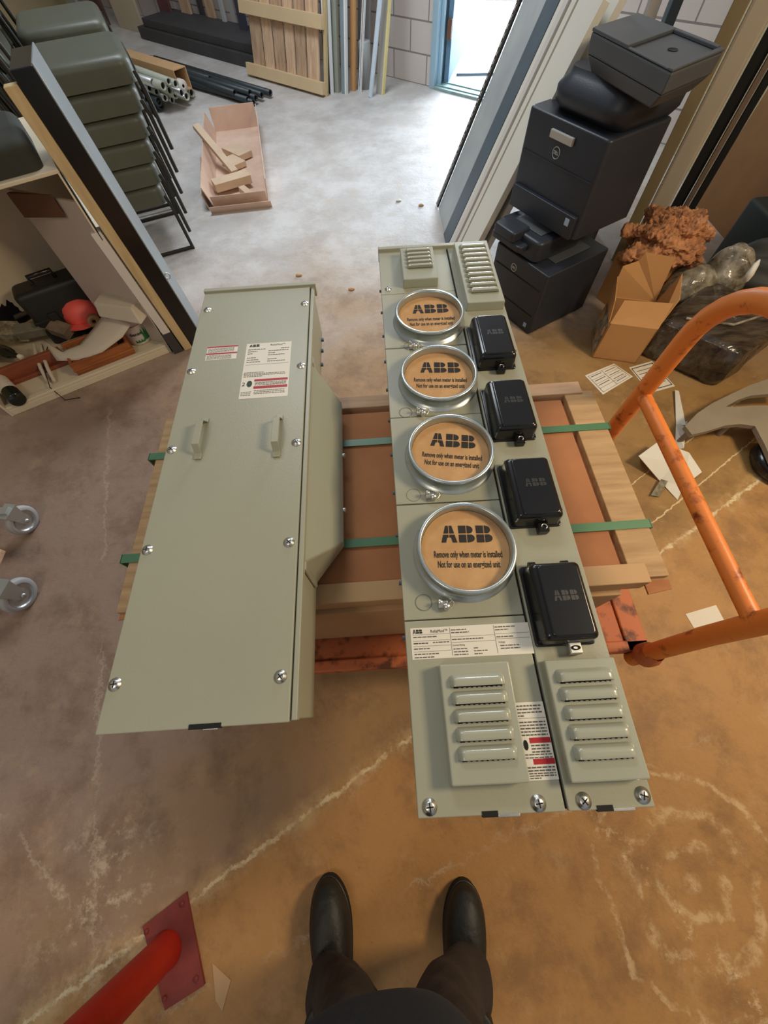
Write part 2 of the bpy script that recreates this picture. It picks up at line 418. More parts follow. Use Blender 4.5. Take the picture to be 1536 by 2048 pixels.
# doorway: frame, threshold, leaf swung outwards
dr = bpy.data.objects.new('door_1', None); COL.objects.link(dr); struct(dr)
b = MB(); fbox(b, .06, .12, -.03, .16, 0, 2.2); fbox(b, 1.10, 1.16, -.03, .16, 0, 2.2); fbox(b, .12, 1.10, -.03, .16, 2.14, 2.2)
fbox(b, .12, .15, .02, .05, 0, 2.14)
b.build('frame', LBLUE, dr, .003)
b = MB(); fbox(b, .12, 1.10, -.04, .20, 0, .018); fbox(b, .12, 1.10, .0, .02, .018, .026); fbox(b, .12, 1.10, .1, .12, .018, .026)
b.build('threshold', mat('pale_green_sill', (150, 178, 176), .5, var=.2, vscale=12), dr, .002)
b = MB(); h0 = fw(.17, .10); dirl = (FN*.915-FW*.40).normalized(); nrm = Vector((dirl.y, -dirl.x, 0))
def leafbox(mb, a0, a1, t0, t1, z0, z1, mi=0):
    p = lambda a, t, z: h0+dirl*a+nrm*t+Vector((0, 0, z))
    mb.hexa([p(a0, t0, z0), p(a1, t0, z0), p(a1, t1, z0), p(a0, t1, z0)], [p(a0, t0, z1), p(a1, t0, z1), p(a1, t1, z1), p(a0, t1, z1)], mi)
leafbox(b, .0, .9, -.022, .022, .02, 2.13)
lf = b.build('door_leaf', mat('leaf_blue_paint', (100, 130, 152), .6, spec=.2), dr, .003)
b = MB(); leafbox(b, -.035, -.005, -.02, .02, .30, .42); leafbox(b, -.035, -.005, -.02, .02, 1.6, 1.72); b.build('hinge', BROWN, dr, .002)
b = MB(); b.tube([fw(.16, .3, .03), fw(.95, .75, .05)], .012); b.build('door_stay', BLUEG, dr)
# the yard outside
b = MB(); b.add([fw(-1.5, .15, -.02), fw(3.6, .15, -.02), fw(3.6, 5., -.02), fw(-1.5, 5., -.02)], [(0, 1, 2, 3)])
o = b.build('pavement', mat('sunlit_paving', (238, 236, 228), .9)); o['kind'] = 'structure'

# ------------------------------------------------------------------ pallet crate on the orange platform cart
ct = thing('platform_cart', 'low orange platform cart with upright tube handle, under the crate of meter cabinets', 'cart', (0, 0, 0))
b = MB(); b.box(-.62, .73, .13, .80, .185, .20); b.box(-.62, .765, .118, .15, .165, .222); b.box(-.62, .74, .79, .82, .14, .222); b.box(.70, .765, .118, .82, .165, .222); b.box(-.64, -.60, .09, .82, .14, .222)
b.box(.48, .70, .12, .32, .2, .215)
b.build('deck', ORANGE2, ct, .004)
hp = [(.745, .76, .16), (.745, .755, .5), (.745, .745, .80)]
for k in range(1, 9):
    a = R(k*90/8); hp.append((.745, .745-.19*(1-math.cos(a)), .80+.19*math.sin(a)))
hp += [(.745, .43, .992)]
for k in range(0, 9):
    a = R(k*90/8); hp.append((.745, .305-.19*math.sin(a), .80+.19*math.cos(a)))
hp += [(.74, .115, .5), (.735, .105, .16)]
b = MB(); b.tube(hp, .0235, seg=16); b.build('handle', ORANGE, ct)
b = MB(); b.tube([(.745, .755, .625), (.74, .112, .625)], .0185, seg=14); b.build('crossbar', ORANGE, ct)
for yy in (.76, .105):
    b = MB(); b.lathe([(.034, 0), (.034, .03), (.026, .045), (.024, .06)], 16, 0, (.74, yy, .222)); b.build('handle_socket', ORANGE2, ct)
def caster_parts(par, x, y, rw, rz, mwheel=TIRE):
    M = Matrix.Translation((x, y, 0)) @ Matrix.Rotation(rz, 4, 'Z')
    Mr = M @ Matrix.Translation((0, 0, rw)) @ Matrix.Rotation(R(90), 4, 'X')
    b = MB(); w = rw*.42
    b.lathe([(rw*.72, -w/2), (rw*.94, -w/2), (rw, -w/4), (rw, w/4), (rw*.94, w/2), (rw*.72, w/2)], 28, 0, M=Mr)
    b.lathe([(rw*.72, -w/2), (rw*.66, -w*.2), (rw*.3, -w*.25), (rw*.26, -w*.6), (.001, -w*.6)], 28, 1, M=Mr)
    b.lathe([(rw*.72, w/2), (rw*.66, w*.2), (rw*.3, w*.25), (rw*.26, w*.6), (.001, w*.6)], 28, 1, M=Mr)
    wh = b.build('wheel', [mwheel, ALUM], par)
    b = MB()
    for sgn in (-1, 1):
        y0 = sgn*w*.75
        b.hexa([M @ Vector((-rw*.2, y0-.0015, rw*.8)), M @ Vector((rw*.2, y0-.0015, rw*.8)), M @ Vector((rw*.2, y0+.0015, rw*.8)), M @ Vector((-rw*.2, y0+.0015, rw*.8))],
               [M @ Vector((-rw*.5, y0-.0015, rw*2.2)), M @ Vector((rw*.5, y0-.0015, rw*2.2)), M @ Vector((rw*.5, y0+.0015, rw*2.2)), M @ Vector((-rw*.5, y0+.0015, rw*2.2))])
    b.box(-rw*.55, rw*.55, -w*.9, w*.9, rw*2.2, rw*2.26, 0, M)
    b.lathe([(.001, -w*1.), (rw*.13, -w*1.), (rw*.13, w*1.), (.001, w*1.)], 10, 0, M=Mr)
    b.build('caster_fork', ALUM, wh, 0)
for (cx, cy) in ((-.52, .2), (.6, .2), (-.52, .7), (.6, .7)): caster_parts(ct, cx, cy, .062, .3)

cr = thing('pallet_crate', 'flat carton and board crate with green straps on the orange cart', 'crate', (0, 0, .222))
b = MB(); b.box(-.525, .535, .25, .775, .09, .372)
b.build('carton', BOXC, cr, .003)
for x0, x1 in ((.548, .632), (-.618, -.536)):
    b = MB(); b.box(x0, x1, .235, .80, .355, .375); b.build('side_board', PINE, cr, .002)
b = MB(); b.box(-.50, .60, .79, .835, .31, .379); b.build('end_board', PINEP, cr, .002)
b = MB(); b.box(-.50, .585, .222, .268, .33, .379); b.build('end_board', BOXL, cr, .002)
b = MB(); b.box(-.58, .54, .21, .235, .02, .33); b.box(-.56, .5, .24, .78, .0, .09); b.build('lower_carton', BOXL, cr, .003)
for x0 in (.536, -.60):
    b = MB(); b.box(x0, x0+.064, .26, .78, .1, .354); b.build('side_carton', BOXC, cr, .003)
b = MB()
b.hexa([(-.66, .235, .30), (-.60, .235, .33), (-.60, .285, .33), (-.66, .285, .30)], [(-.655, .235, .306), (-.60, .235, .336), (-.60, .285, .336), (-.655, .285, .306)])
b.build('carton_flap', BOXC, cr); b = MB()
b.hexa([(.58, .20, .355), (.64, .21, .35), (.64, .232, .35), (.58, .232, .355)], [(.58, .20, .36), (.64, .21, .355), (.64, .232, .355), (.58, .232, .36)])
b.build('carton_flap', BOXC, cr)
for yy in (.665, .365):
    b = MB(); b.box(-.637, .637, yy-.011, yy+.011, .3755, .3775); b.box(.636, .639, yy-.011, yy+.011, .05, .3775); b.box(-.639, -.636, yy-.011, yy+.011, .05, .3775)
    b.build('strap', STRAP, cr)

# ------------------------------------------------------------------ screws, louvres
def screw(par, x, y, z, r=.0085, ang=.3, name='screw'):
    b = MB(); b.lathe([(r*1.25, 0), (r*1.25, .001), (r*.95, .0018), (r*.9, .0032), (r*.6, .0046), (.0005, .0049)], 18, 0)
    for a in (0, PI/2):
        Mx = Matrix.Rotation(a+ang, 4, 'Z'); b.box(-r*.62, r*.62, -r*.09, r*.09, .0043, .0051, 1, Mx)
    b.build(name, [STEEL, SLIT], par, loc=(x, y, z))
def louver(par, x0, x1, y0, y1, z, h, name='louver', sl_=.0022, mouth=1):
    """pressed hood rising from y1 down to an open mouth at y0"""
    w = x1-x0; d = y1-y0; e = w*.10
    def fn(u, v):
        x = x0+w*u; s = min(1, u*w/e, (1-u)*w/e); s = math.sqrt(max(0, 1-(1-s)**2))
        t = v; hh = math.sin(min(1, (1-t)*1.9)*PI/2)
        if t < .12: hh *= .93+.07*t/.12
        return (x, y0+d*v*(.82+.18*s)+(1-s)*d*.06*0, z+h*hh*s+.0002)
    b = MB(); b.grid(fn, 22, 10, 0)
    b.add([fn(i/22, 0) for i in range(23)]+[(fn(i/22, 0)[0], y0+.0008, z+.0004) for i in range(23)], [(i, i+1, 24+i, 23+i) for i in range(22)], mouth)
    strip(b, x0+e*.6, x1-e*.6, y0-sl_, y0+.001, z+.0006, 1)
    for k in range(9):
        xx = x0+e+(w-2*e)*(k+.5)/9+.001*math.sin(k*3.1); strip(b, xx, xx+w*.05, y0-.0026, y0-.0012, z+.0008, 0)
    return b.build(name, [GREY2, SLIT], par)

# ------------------------------------------------------------------ left cabinet: blank cover
ZP = .78; DP = .155
lc = thing('wall_cabinet', 'plain grey steel cabinet with two loop handles, left of the meter cabinet', 'electrical cabinet', (-.468, -.004, ZP-DP))
b = MB(); b.box(.004, .308, .004, 1.096, 0, DP-.012)
b.build('body', GREY, lc, .002)
b = MB(); b.box(0, .300, 0, 1.098, DP-.012, DP); b.box(.3025, .312, .002, 1.098, DP-.02, DP-.003); b.box(-.002, .316, 1.094, 1.108, DP-.03, DP+.006)
b.build('cover_plate', GREY, lc, .0016)
for (x, y) in ((.019, 1.019), (.294-.006, 1.018), (.015, .782), (.288, .776), (.013, .542), (.287, .539), (.010+.003, .306), (.284, .302), (.010+.003, .071), (.283, .066)):
    screw(lc, x, y, DP, ang=random.uniform(0, 1.5))
def loop_handle(par, x, y0, y1):
    b = MB(); w = .0075; hgt = .022
    prof = [(y0-.012, .001), (y0, .002), (y0+.012, hgt), (y1-.012, hgt), (y1, .002), (y1+.012, .001)]
    rings = [[(x-w, y, DP+z), (x+w, y, DP+z), (x+w, y, DP+z+.003), (x-w, y, DP+z+.003)] for y, z in prof]
    b.loft(rings, 0, True, False); b.build('handle', GREY, par, .0008)
loop_handle(lc, .076, .522, .612); loop_handle(lc, .246, .514, .606)
rnd = random.Random(3)
b = MB(); z = DP+.0003; X, Y = .043, .817
strip(b, X, X+.079, Y, Y+.051, z, 0)
strip(b, X, X+.079, Y+.045, Y+.050, z+.0003, 1); strip(b, X, X+.079, Y+.020, Y+.025, z+.0003, 1)
for k in range(4): scribble(b, X+.003, X+.070, Y+.028+k*.004, .0016, z+.0003, 2, rnd)
for k in range(4): scribble(b, X+.003, X+.066, Y+.003+k*.004, .0016, z+.0003, 2, rnd)
b.build('warning_label', [LABEL, RED, GTXT], lc)['label'] = 'small white label with two red bands'
b = MB(); X, Y = .144, .678; Wd, Ht = .116, .19
strip(b, X, X+Wd, Y, Y+Ht, z, 0)
logo(b, X+.008, Y+Ht-.013, .026, .009, z+.0004, 1)
put_text(b, 'ReliaMod\u2122', X+.062, Y+Ht-.012, z+.0004, .009, 2, width=.038, bold=.0)
for k, (x0, x1) in enumerate(((.006, .050), (.006, .030), (.006, .018), (.0, 0), (.006, .028), (.006, .036), (.006, .040))):
    if x1: scribble(b, X+x0, X+x1, Y+Ht-.024-.0075*k, .002, z+.0004, 2, rnd)
for k, (x0, x1) in enumerate(((.090, .112), (.058, .110), (.058, .076), (.058, .100), (.0, 0), (.058, .082), (.058, .104))):
    if x1: scribble(b, X+x0, X+x1, Y+Ht-.024-.0075*k, .002, z+.0004, 2, rnd)
strip(b, X+.004, X+Wd-.004, Y+.112, Y+.1126, z+.0004, 2)
for k in range(4): scribble(b, X+.004, X+(.052 if k == 0 else .106 if k < 3 else .05), Y+.084-.0045*k, .0017, z+.0004, 2, rnd)
strip(b, X+.032, X+Wd-.003, Y+.054, Y+.061, z+.0004, 3); strip(b, X+.032, X+Wd-.003, Y+.030, Y+.038, z+.0004, 3)
for k in range(3): scribble(b, X+.034, X+.11, Y+.041+.004*k, .0017, z+.0004, 2, rnd)
for k in range(3): scribble(b, X+.034, X+.108, Y+.013+.005*k, .0017, z+.0004, 2, rnd)
put_text(b, '2', X+.003, Y+.041, z+.0004, .017, 1)
b.lathe([(.0006, .0005), (.0065, .0005)], 16, 4, (0, 0, 0), Matrix.Translation((X+.021, Y+.047, z)) @ Matrix.Diagonal((1, 1.6, 1, 1)))
for k in range(3): scribble(b, X+.003, X+.028, Y+.010+.005*k, .0015, z+.0004, 2, rnd)
b.build('rating_label', [LABEL, INK, GTXT, RED, mat('seal_green', (34, 60, 44), .6)], lc)['label'] = 'large white rating label with small print'
b = MB(); b.box(.145, .195, -.0015, .006, DP-.006, DP+.001); b.build('latch_slot', SLIT, lc)
b = MB(); b.box(.166, .19, -.003, .001, DP-.008, DP-.002); b.build('latch_clip', STEEL, lc, .0008)
# side hood
b = MB(); sx = .3085
A = [(sx, .266, 0), (sx, .266, .137), (sx, .804, .137), (sx, .804, 0)]
B = [(.371, .351, 0), (.371, .351, .022), (.371, .775, .022), (.371, .775, 0)]
b.add(A+B, [(4,5,6,7), (0,1,5,4), (1,2,6,5), (2,3,7,6), (3,0,4,7)])
b.box(sx-.0005, sx+.006, .25, .268, .02, .14); b.box(sx-.0005, sx+.006, .80, .825, .02, .14)
b.build('side_hood', GREY2, lc, .004, seg=3)
for yy in (.44, .60):
    b = MB(); b.lathe([(.006, 0), (.006, .006), (.0005, .008)], 12, 0, M=Matrix.Translation((.371, yy, .012)) @ Matrix.Rotation(R(90), 4, 'Y')); b.build('hood_screw', STEEL, lc)
for yy in (.86, .94, 1.0, 1.05):
    b = MB(); b.box(.308, .315, yy, yy+.008, .004, .012); b.build('rear_clip', BLUEG, lc)

# ------------------------------------------------------------------ right cabinet: four meter sockets
mc = thing('meter_cabinet', 'grey steel meter cabinet with four round cardboard-covered sockets and black breaker covers', 'electrical cabinet', (.0185, -.133, ZP-DP), R(-.75))
PW, PL = .328, 1.376; GX = .2065
b = MB(); b.box(.004, PW-.004, .004, PL-.004, 0, DP-.011)
b.build('body', GREY, mc, .002)
seams = [0, .270, .496, .719, .945, 1.163, PL-.004]
for k in range(6):
    b = MB(); b.box(0, GX-.002, seams[k]+(.0 if k == 0 else .001), seams[k+1]-.001, DP-.011, DP-(.0 if k % 2 == 0 else .0007))
    b.build('cover_plate', GREY, mc, .0014)
b = MB(); b.box(GX+.0025, PW, 0, PL-.006, DP-.011, DP); b.build('breaker_cover_plate', GREY, mc, .0014)
b = MB(); b.box(-.001, PW+.001, PL-.006, PL+.008, DP-.03, DP+.008); b.build('top_flange', GREY, mc, .0015)
b = MB(); b.box(GX-.0022, GX+.0027, .002, PL-.008, DP-.011, DP-.006); b.build('column_gap', SLIT, mc)
for i, (x, y) in enumerate(((.0175, .013), (.169, .011), (.232, .011), (.315, .014), (.02, 1.187), (.314, .910), (.313, .466))):
    screw(mc, x, y, DP, .0085 if i < 4 else .007, ang=random.uniform(0, 1.5))
LH = .024
def plate(x0, x1, y0, y1, ns, ly0, ly1, lx0, lx1, hh):
    b = MB(); z0 = DP-.001
    b.hexa([(x0, y0, z0), (x1, y0, z0), (x1, y1, z0), (x0, y1, z0)], [(x0+.001, y0+.001, DP+LH), (x1-.001, y0+.001, DP+LH), (x1-.001, y1-.001, DP+LH), (x0+.001, y1-.001, DP+LH)])
    o = b.build('louver_box', GREY2, mc, .0022)
    p = (ly1-ly0)/ns
    for k in range(ns):
        louver(o, lx0, lx1, ly0+k*p, ly0+k*p+p*(.74 if ly0 < 1 else .80), DP+LH, hh, sl_=.0022 if ly0 < 1 else .001, mouth=1 if ly0 < 1 else 0)
    return o
plate(.048, .158, .037, .196, 5, .068, .186, .062, .146, .0095)
plate(.212, .322, .034, .194, 5, .062, .186, .224, .311, .0095)
plate(.062, .160, 1.186, 1.340, 5, 1.236, 1.330, .076, .150, .0085)
plate(.222, .322, 1.070, 1.352, 10, 1.110, 1.338, .234, .312, .0085)
rings_y = (.389, .6055, .822, 1.039)
for k, ry in enumerate(rings_y):
    cx = .119
    b = MB(); b.lathe([(.094, 0), (.090, .004), (.0855, .006), (.0845, .010), (.0845, .025), (.087, .0265), (.0885, .0295), (.087, .0325), (.083, .033), (.0805, .031), (.080, .027), (.080, .004)], 64, 0)
    rg = b.build('meter_ring', RIM, mc, loc=(cx, ry, DP))
    b = MB(); b.lathe([(.0003, .0150), (.0795, .0150)], 48, 0)
    M = Matrix.Rotation(R((-3, -9, -5, -2)[k]), 4, 'Z')
    z = .0156
    logo(b, -.042, .013, .094, .034, z, 1, M)
    put_text(b, 'Remove only when meter is installed', .004, -.016, z, .011, 1, width=.122, center=True, M=M, bold=.0002, sy=1.6)
    put_text(b, 'Not for use on an energized unit', .004, -.035, z, .011, 1, width=.110, center=True, M=M, bold=.0002, sy=1.6)
    b.build('cardboard_disc', [CARD, INK], rg)
    b = MB(); b.lathe([(.0136, .0), (.0142, .0003), (.0146, .0)], 28, 0); b.build('knockout', mat('groove_grey_%d' % k, (104, 106, 94), .5), mc, loc=(.036 if k < 3 else .062, ry-.089, DP+.0002))
    # little sealing screw with wire
    sx0, sy0 = .070, ry-.097
    b = MB(); b.box(-.010, .006, -.005, .007, 0, .009); b.lathe([(.0065, .0), (.0065, .012), (.004, .0145), (.0004, .015)], 10, 0, (.004, -.003, 0))
    b.lathe([(.004, .0), (.004, .017), (.0004, .018)], 8, 0, (-.007, .004, 0)); b.tube([(.006, .0, .008), (.014, .006, .010), (.018, .002, .006), (.012, -.006, .005)], .0014, 0, 6)
    b.build('seal_screw', STEEL, mc, .0008, loc=(sx0, sy0, DP))
covs = ((.218, .350), (.432, .569), (.637, .780), (.850, 1.000))
for k, (y0, y1) in enumerate(covs):
    x0, x1 = .216, .306
    b = MB(); b.rbox(x0-.004, x1+.003, y0-.002, y1+.003, DP, DP+.005, .006, 0, rv=.002)
    b.rbox(x0, x1, y0, y1, DP+.003, DP+.041, .010, 0, rv=.011, taper=.002)
    cv = b.build('breaker_cover', BLACK, mc)
    b = MB(); b.rbox(x0+.012, x1-.009, y0+.006, y1-.008, DP+.036, DP+.0435, .008, 0, rv=.003); b.build('cover_crown', BLACK, cv)
    b = MB(); logo(b, x0+.028, (y0+y1)/2-.004, .040, .017, DP+.0438, 0); b.build('cover_mark', BLACKM, cv)
    b = MB(); b.box(x0+.044, x0+.064, y0-.017, y0+.002, DP, DP+.016); b.build('latch_tab', STEEL if k == 0 else BLACK, cv, .002)
    b = MB()
    Mx = Matrix.Translation((x0+.054, y0-.0075, DP+.0166))
    if k == 0: b.lathe([(.0035, 0), (.0035, .0006), (.0062, .0006), (.0062, 0)], 16, 0, M=Mx @ Matrix.Diagonal((1.2, .6, 1, 1)))
    else: b.tube([(.005*math.cos(R(t)), .0045*math.sin(R(t)), .001) for t in range(-60, 215, 20)], .0013, 0, 6, M=Mx)
    b.build('latch_mark', SLIT if k == 0 else STEEL, cv)
    b = MB()
    for xx in (x0+.010, x1-.022):
        b.tube([(xx, y1+.003, DP+.012), (xx+.012, y1+.003, DP+.012)], .0052, 0, 8); b.box(xx+.002, xx+.010, y1-.002, y1+.006, DP, DP+.01)
    b.build('hinge', BLACK, cv)
b = MB(); put_text(b, 'A B B', .262, .812, DP+.0004, .006, 0); b.build('embossed_mark', GREY2, mc)
rnd = random.Random(5); z = DP+.0004
b = MB(); X, Y, Wd, Ht = .009, .207, .199, .050
strip(b, X, X+Wd, Y, Y+Ht, z, 0)
c1, c2 = X+.066, X+.140; z2 = z+.0004
logo(b, X+.004, Y+Ht-.0095, .016, .0068, z2, 1)
put_text(b, 'ReliaMod\u2122', X+.034, Y+Ht-.009, z2, .007, 1, width=.028)
for xx in (c1, c2): strip(b, xx, xx+.0005, Y+.003, Y+Ht-.002, z2, 2)
for q in (.0385, .0285, .020, .0115): strip(b, X+.003, c1-.001, Y+q, Y+q+.0004, z2, 2)
for q, w in ((.0340, .040), (.0240, .024), (.0155, .026), (.0070, .040), (.002, .032)): scribble(b, X+.004, X+.004+w, Y+q, .0016, z2, 1 if q == .024 else 2, rnd)
scribble(b, X+.036, X+.064, Y+.0245, .0015, z2, 2, rnd)
for q, w in ((.043, .026), (.0385, .030), (.0275, .052)): scribble(b, c1+.002, c1+.002+w, Y+q, .0016, z2, 2, rnd)
for q in (.0325, .0235): strip(b, c1+.001, c2-.001, Y+q, Y+q+.0004, z2, 2)
put_text(b, 'Current Rating', c1+.002, Y+.018, z2, .004, 1, width=.020)
for k in range(3): scribble(b, c1+.003, c1+.026, Y+.0125-.0045*k, .0015, z2, 2, rnd); scribble(b, c1+.036, c1+.036+(.008, .022, .013)[k], Y+.0125-.0045*k, .0015, z2, 2, rnd)
for q, w in ((.044, .034), (.0395, .022), (.028, .028)): scribble(b, c2+.002, c2+.002+w, Y+q, .0016, z2, 2, rnd)
for q in (.0335, .0255): strip(b, c2+.001, X+Wd-.002, Y+q, Y+q+.0004, z2, 2)
put_text(b, 'Voltage', c2+.004, Y+.019, z2, .004, 1, width=.011)
for k in range(2): scribble(b, c2+.006, c2+.038, Y+.014-.0045*k, .0016, z2, 2, rnd)
b.build('rating_label', [LABEL, INK, GTXT], mc)['label'] = 'wide white rating label ruled into boxes'
b = MB(); X, Y, Wd, Ht = .150, .037, .0545, .1
strip(b, X, X+Wd, Y, Y+Ht, z, 0)
T = X+.012
for k in range(3): scribble(b, T, X+.050, Y+.094-.0045*k, .0018, z2, 1, rnd)
scribble(b, T, T+.012, Y+.0805, .0018, z2, 1, rnd)
strip(b, T-.002, X+.054, Y+.078, Y+.0784, z2, 1)
for k in range(5): scribble(b, T, X+.052, Y+.072-.0042*k, .0018, z2, 1, rnd)
strip(b, X+.023, X+.054, Y+.0455, Y+.0525, z2, 2); strip(b, X+.023, X+.054, Y+.019, Y+.026, z2, 2)
b.lathe([(.0003, .0001), (.0035, .0001)], 14, 3, M=Matrix.Translation((X+.0165, Y+.0435, z2)) @ Matrix.Diagonal((1, 1.9, 1, 1)))
for k in range(3): scribble(b, X+.024, X+.050, Y+.0415-.004*k, .0018, z2, 1, rnd)
for k in range(2): scribble(b, T+.001, X+.052, Y+.0305-.0038*k, .0014, z2, 1, rnd)
for k in range(2): scribble(b, T+.001, X+.052, Y+.0145-.0038*k, .0018, z2, 1, rnd)
for k in range(3): scribble(b, T+.002, X+(.052 if k < 2 else .030), Y+.0075-.0028*k, .0014, z2, 1, rnd)
b.build('warning_label', [LABEL, GTXT, RED, SLIT], mc)['label'] = 'white warning label with two red bars'
for x0 in (.107, .266):
    b = MB(); b.box(x0-.018, x0+.004, -.002, .005, DP-.006, DP+.001); b.build('latch_slot', SLIT, mc)
    b = MB(); b.box(x0+.004, x0+.034, -.0025, .001, DP-.004, DP+.0005); b.build('latch_clip', STEEL, mc, .0006)
for k in range(11):
    b = MB(); yy = .25+k*.1; b.tube([(-.004, yy, DP-.045), (.006, yy, DP-.045)], .004, 0, 8); b.build('side_screw', BLUEG, mc)

# ------------------------------------------------------------------ red steel post and its base plate (bottom left)
rp = thing('bollard', 'upright round red post on a dull red square base plate near the boots', 'post', (-.665, -.53, 0))
b = MB(); pl = [(-.075, .05), (.035, .115), (.115, -.07), (.02, -.11)]
b.prism(pl, 0, .008); b.build('base_plate', REDD, rp, .002)
b = MB(); b.lathe([(.001, .006), (.040, .006), (.043, .012), (.041, .02), (.041, 1.02), (.038, 1.03), (.001, 1.03)], 28, 0); b.build('pole', REDP, rp)
b = MB()
for (x, y) in pl: b.lathe([(.006, .008), (.006, .013), (.0005, .014)], 8, 0, (x*.8, y*.8, 0))
b.build('anchor_bolt', REDD, rp)
b = MB(); b.prism([(at(u, v).x, at(u, v).y) for u, v in ((425, 1925), (462, 1960), (445, 2022), (432, 2000))], 0, .002)
tag(b.build('paint_flake', BOXL), 'torn pale scrap on the floor at the corner of the red plate', 'scrap')

# ------------------------------------------------------------------ dolly with two casters at the left edge
dl = thing('furniture_dolly', 'wooden dolly at the left edge, only two grey casters and a pink board end showing', 'dolly', (0, 0, 0))
caster_parts(dl, -1.505, .80, .062, R(78)); caster_parts(dl, -1.395, .475, .066, R(80))
b = MB(); b.box(-2.15, -1.42, .56, .62, .150, .172); b.build('slat', PINEP, dl, .003)
for yy, x1 in ((.80, -1.47), (.475, -1.36)):
    b = MB(); b.box(-2.15, x1-.02, yy-.016, yy+.016, .139, .149); b.build('cross_bar', ALUM, dl, .001)
b = MB(); b.box(-2.15, -1.62, .42, .84, .132, .15); b.build('frame', CREAMW, dl, .003)
b = MB(); b.box(-1.455, -1.432, .558, .622, .1722, .174); b.build('strap', STRAP, dl)

# ------------------------------------------------------------------ stacked chairs
def make_chair():
    t = thing('stacking_chair', 'x', 'chair', (0, 0, 0))
    zs = .36
    b = MB(); b.rbox(-.23, .235, -.245, .24, zs-.098, zs, .06, 0, rv=.036)
    b.build('seat', DARKOL, t)
    for sy in (-1, 1):
        b = MB(); y = sy*.258
        b.tube([(.232, y*.98, zs-.055), (.245, y, zs-.12), (.262, y, .0)], .0105, 0, 8); b.build('front_leg', TUBE, t)
        b = MB(); b.tube([(-.25, y, .0), (-.235, y, zs-.10), (-.26, y*.96, zs+.05), (-.33, y*.93, zs+.36)], .0105, 0, 8); b.build('rear_leg', TUBE, t)
    b = MB(); b.tube([(.2, -.235, zs-.085), (.2, .235, zs-.085)], .009, 0, 8); b.build('cross_rail', TUBE, t)
    Mx = Matrix.Translation((-.305, 0, zs+.22)) @ Matrix.Rotation(R(-13), 4, 'Y') @ Matrix.Rotation(R(90), 4, 'Y')
    b = MB(); b.rbox(-.13, .13, -.215, .215, -.018, .02, .05, 0, M=Mx, rv=.015); b.build('backrest', DARKOL, t)
    return t
c0 = make_chair()
ex = Vector((math.cos(R(22)), math.sin(R(22)), 0)); ey = Vector((-ex.y, ex.x, 0))
O0 = Vector((-1.51, 3.01, 0))
words = ['bottom', 'second from the bottom', 'third from the bottom', 'third from the top', 'second from the top', 'top']
for sy in (-1, 1):
    b = MB(); b.tube([(.262, sy*.258, .011), (-.25, sy*.258, .011)], .0105, 0, 8); b.build('floor_bar', TUBE, c0)
first = True
for st in range(2):
    for k in range(6):
        p = O0+ex*(.023*k-.03*st)+ey*(.60*st)+Vector((0, 0, .1*k+(.02 if st else 0)))
        lab = ('olive padded stacking chair, %s of the near stack beside the black slab' if st == 0 else 'olive padded stacking chair, %s of the far stack by the pipes') % words[k]
        grp = 'padded chairs stacked on the left'
        if first: c0.location = p; c0.rotation_euler = (0, 0, R(22)); c0['label'] = lab; c0['group'] = grp; first = False
        else:
            q = dup(c0, lab, p, R(22), grp)
            if k:
                for ch in list(q.children):
                    if ch.name.startswith('floor_bar'): bpy.data.objects.remove(ch)

# ------------------------------------------------------------------ upright slab seen on edge, and boards beside it
J = Vector((-1.007, 1.873, 0)); dv = Vector((J.x, J.y, 0)).normalized(); pv = Vector((-dv.y, dv.x, 0))*-1
if pv.x < 0: pv = -pv
d2 = (Matrix.Rotation(R(-9), 4, 'Z') @ dv).normalized()
def pbox(mb, a0, a1, e0, e1, z0, z1, mi=0, dd=None):
    dd = dd or d2
    q = lambda a, e, z: J+pv*a+dd*e+Vector((-.09*z, .01*z, z))
    mb.hexa([q(a0, e0, z0), q(a1, e0, z0), q(a1, e1, z0), q(a0, e1, z0)], [q(a0, e0, z1), q(a1, e0, z1), q(a1, e1, z1), q(a0, e1, z1)], mi)
sl = thing('upright_slab', 'tall black-edged slab standing on end with grey side, right of the shelf unit', 'slab', (0, 0, 0))
b = MB(); pbox(b, .002, .074, 0, .24, 0, 1.05); b.build('black_core', BLACK, sl, .003)
b = MB(); pbox(b, .074, .079, -.002, .24, 0, 1.055); b.build('grey_face', mat('pale_steel_sheet', (136, 142, 144), .4, .3, var=.1), sl, .001)['label'] = 'grey metal side sheet'
b = MB(); pe = J+pv*.088+d2*.02+Vector((-.032, 0, .36)); b.tube([pe+pv*.011*math.cos(t*PI/6)+Vector((0, 0, .013*math.sin(t*PI/6))) for t in range(13)], .003, 0, 6); b.tube([pe-pv*.012, pe-pv*.03], .003, 0, 6)
b.build('eye_bolt', STEEL, sl)
b = MB(); pbox(b, -.043, 0, -.004, .03, 0, 1.02)
tag(b.build('timber_batten', CREAMW, None, .003), 'cream timber batten standing against the black slab', 'batten')
b = MB(); pbox(b, -.092, -.052, .0, .05, .12, .60)
b.build('x', WHITE, None, .002); o = bpy.data.objects['x']; o.name = 'white_strip_board'; tag(o, 'narrow white strip board between the batten and the shelf unit', 'board')
b = MB(); pbox(b, -.100, -.05, .0, .12, 0, .12)
tag(b.build('timber_block', DKGREY, None, .003), 'dark block under the narrow white strip board', 'block')

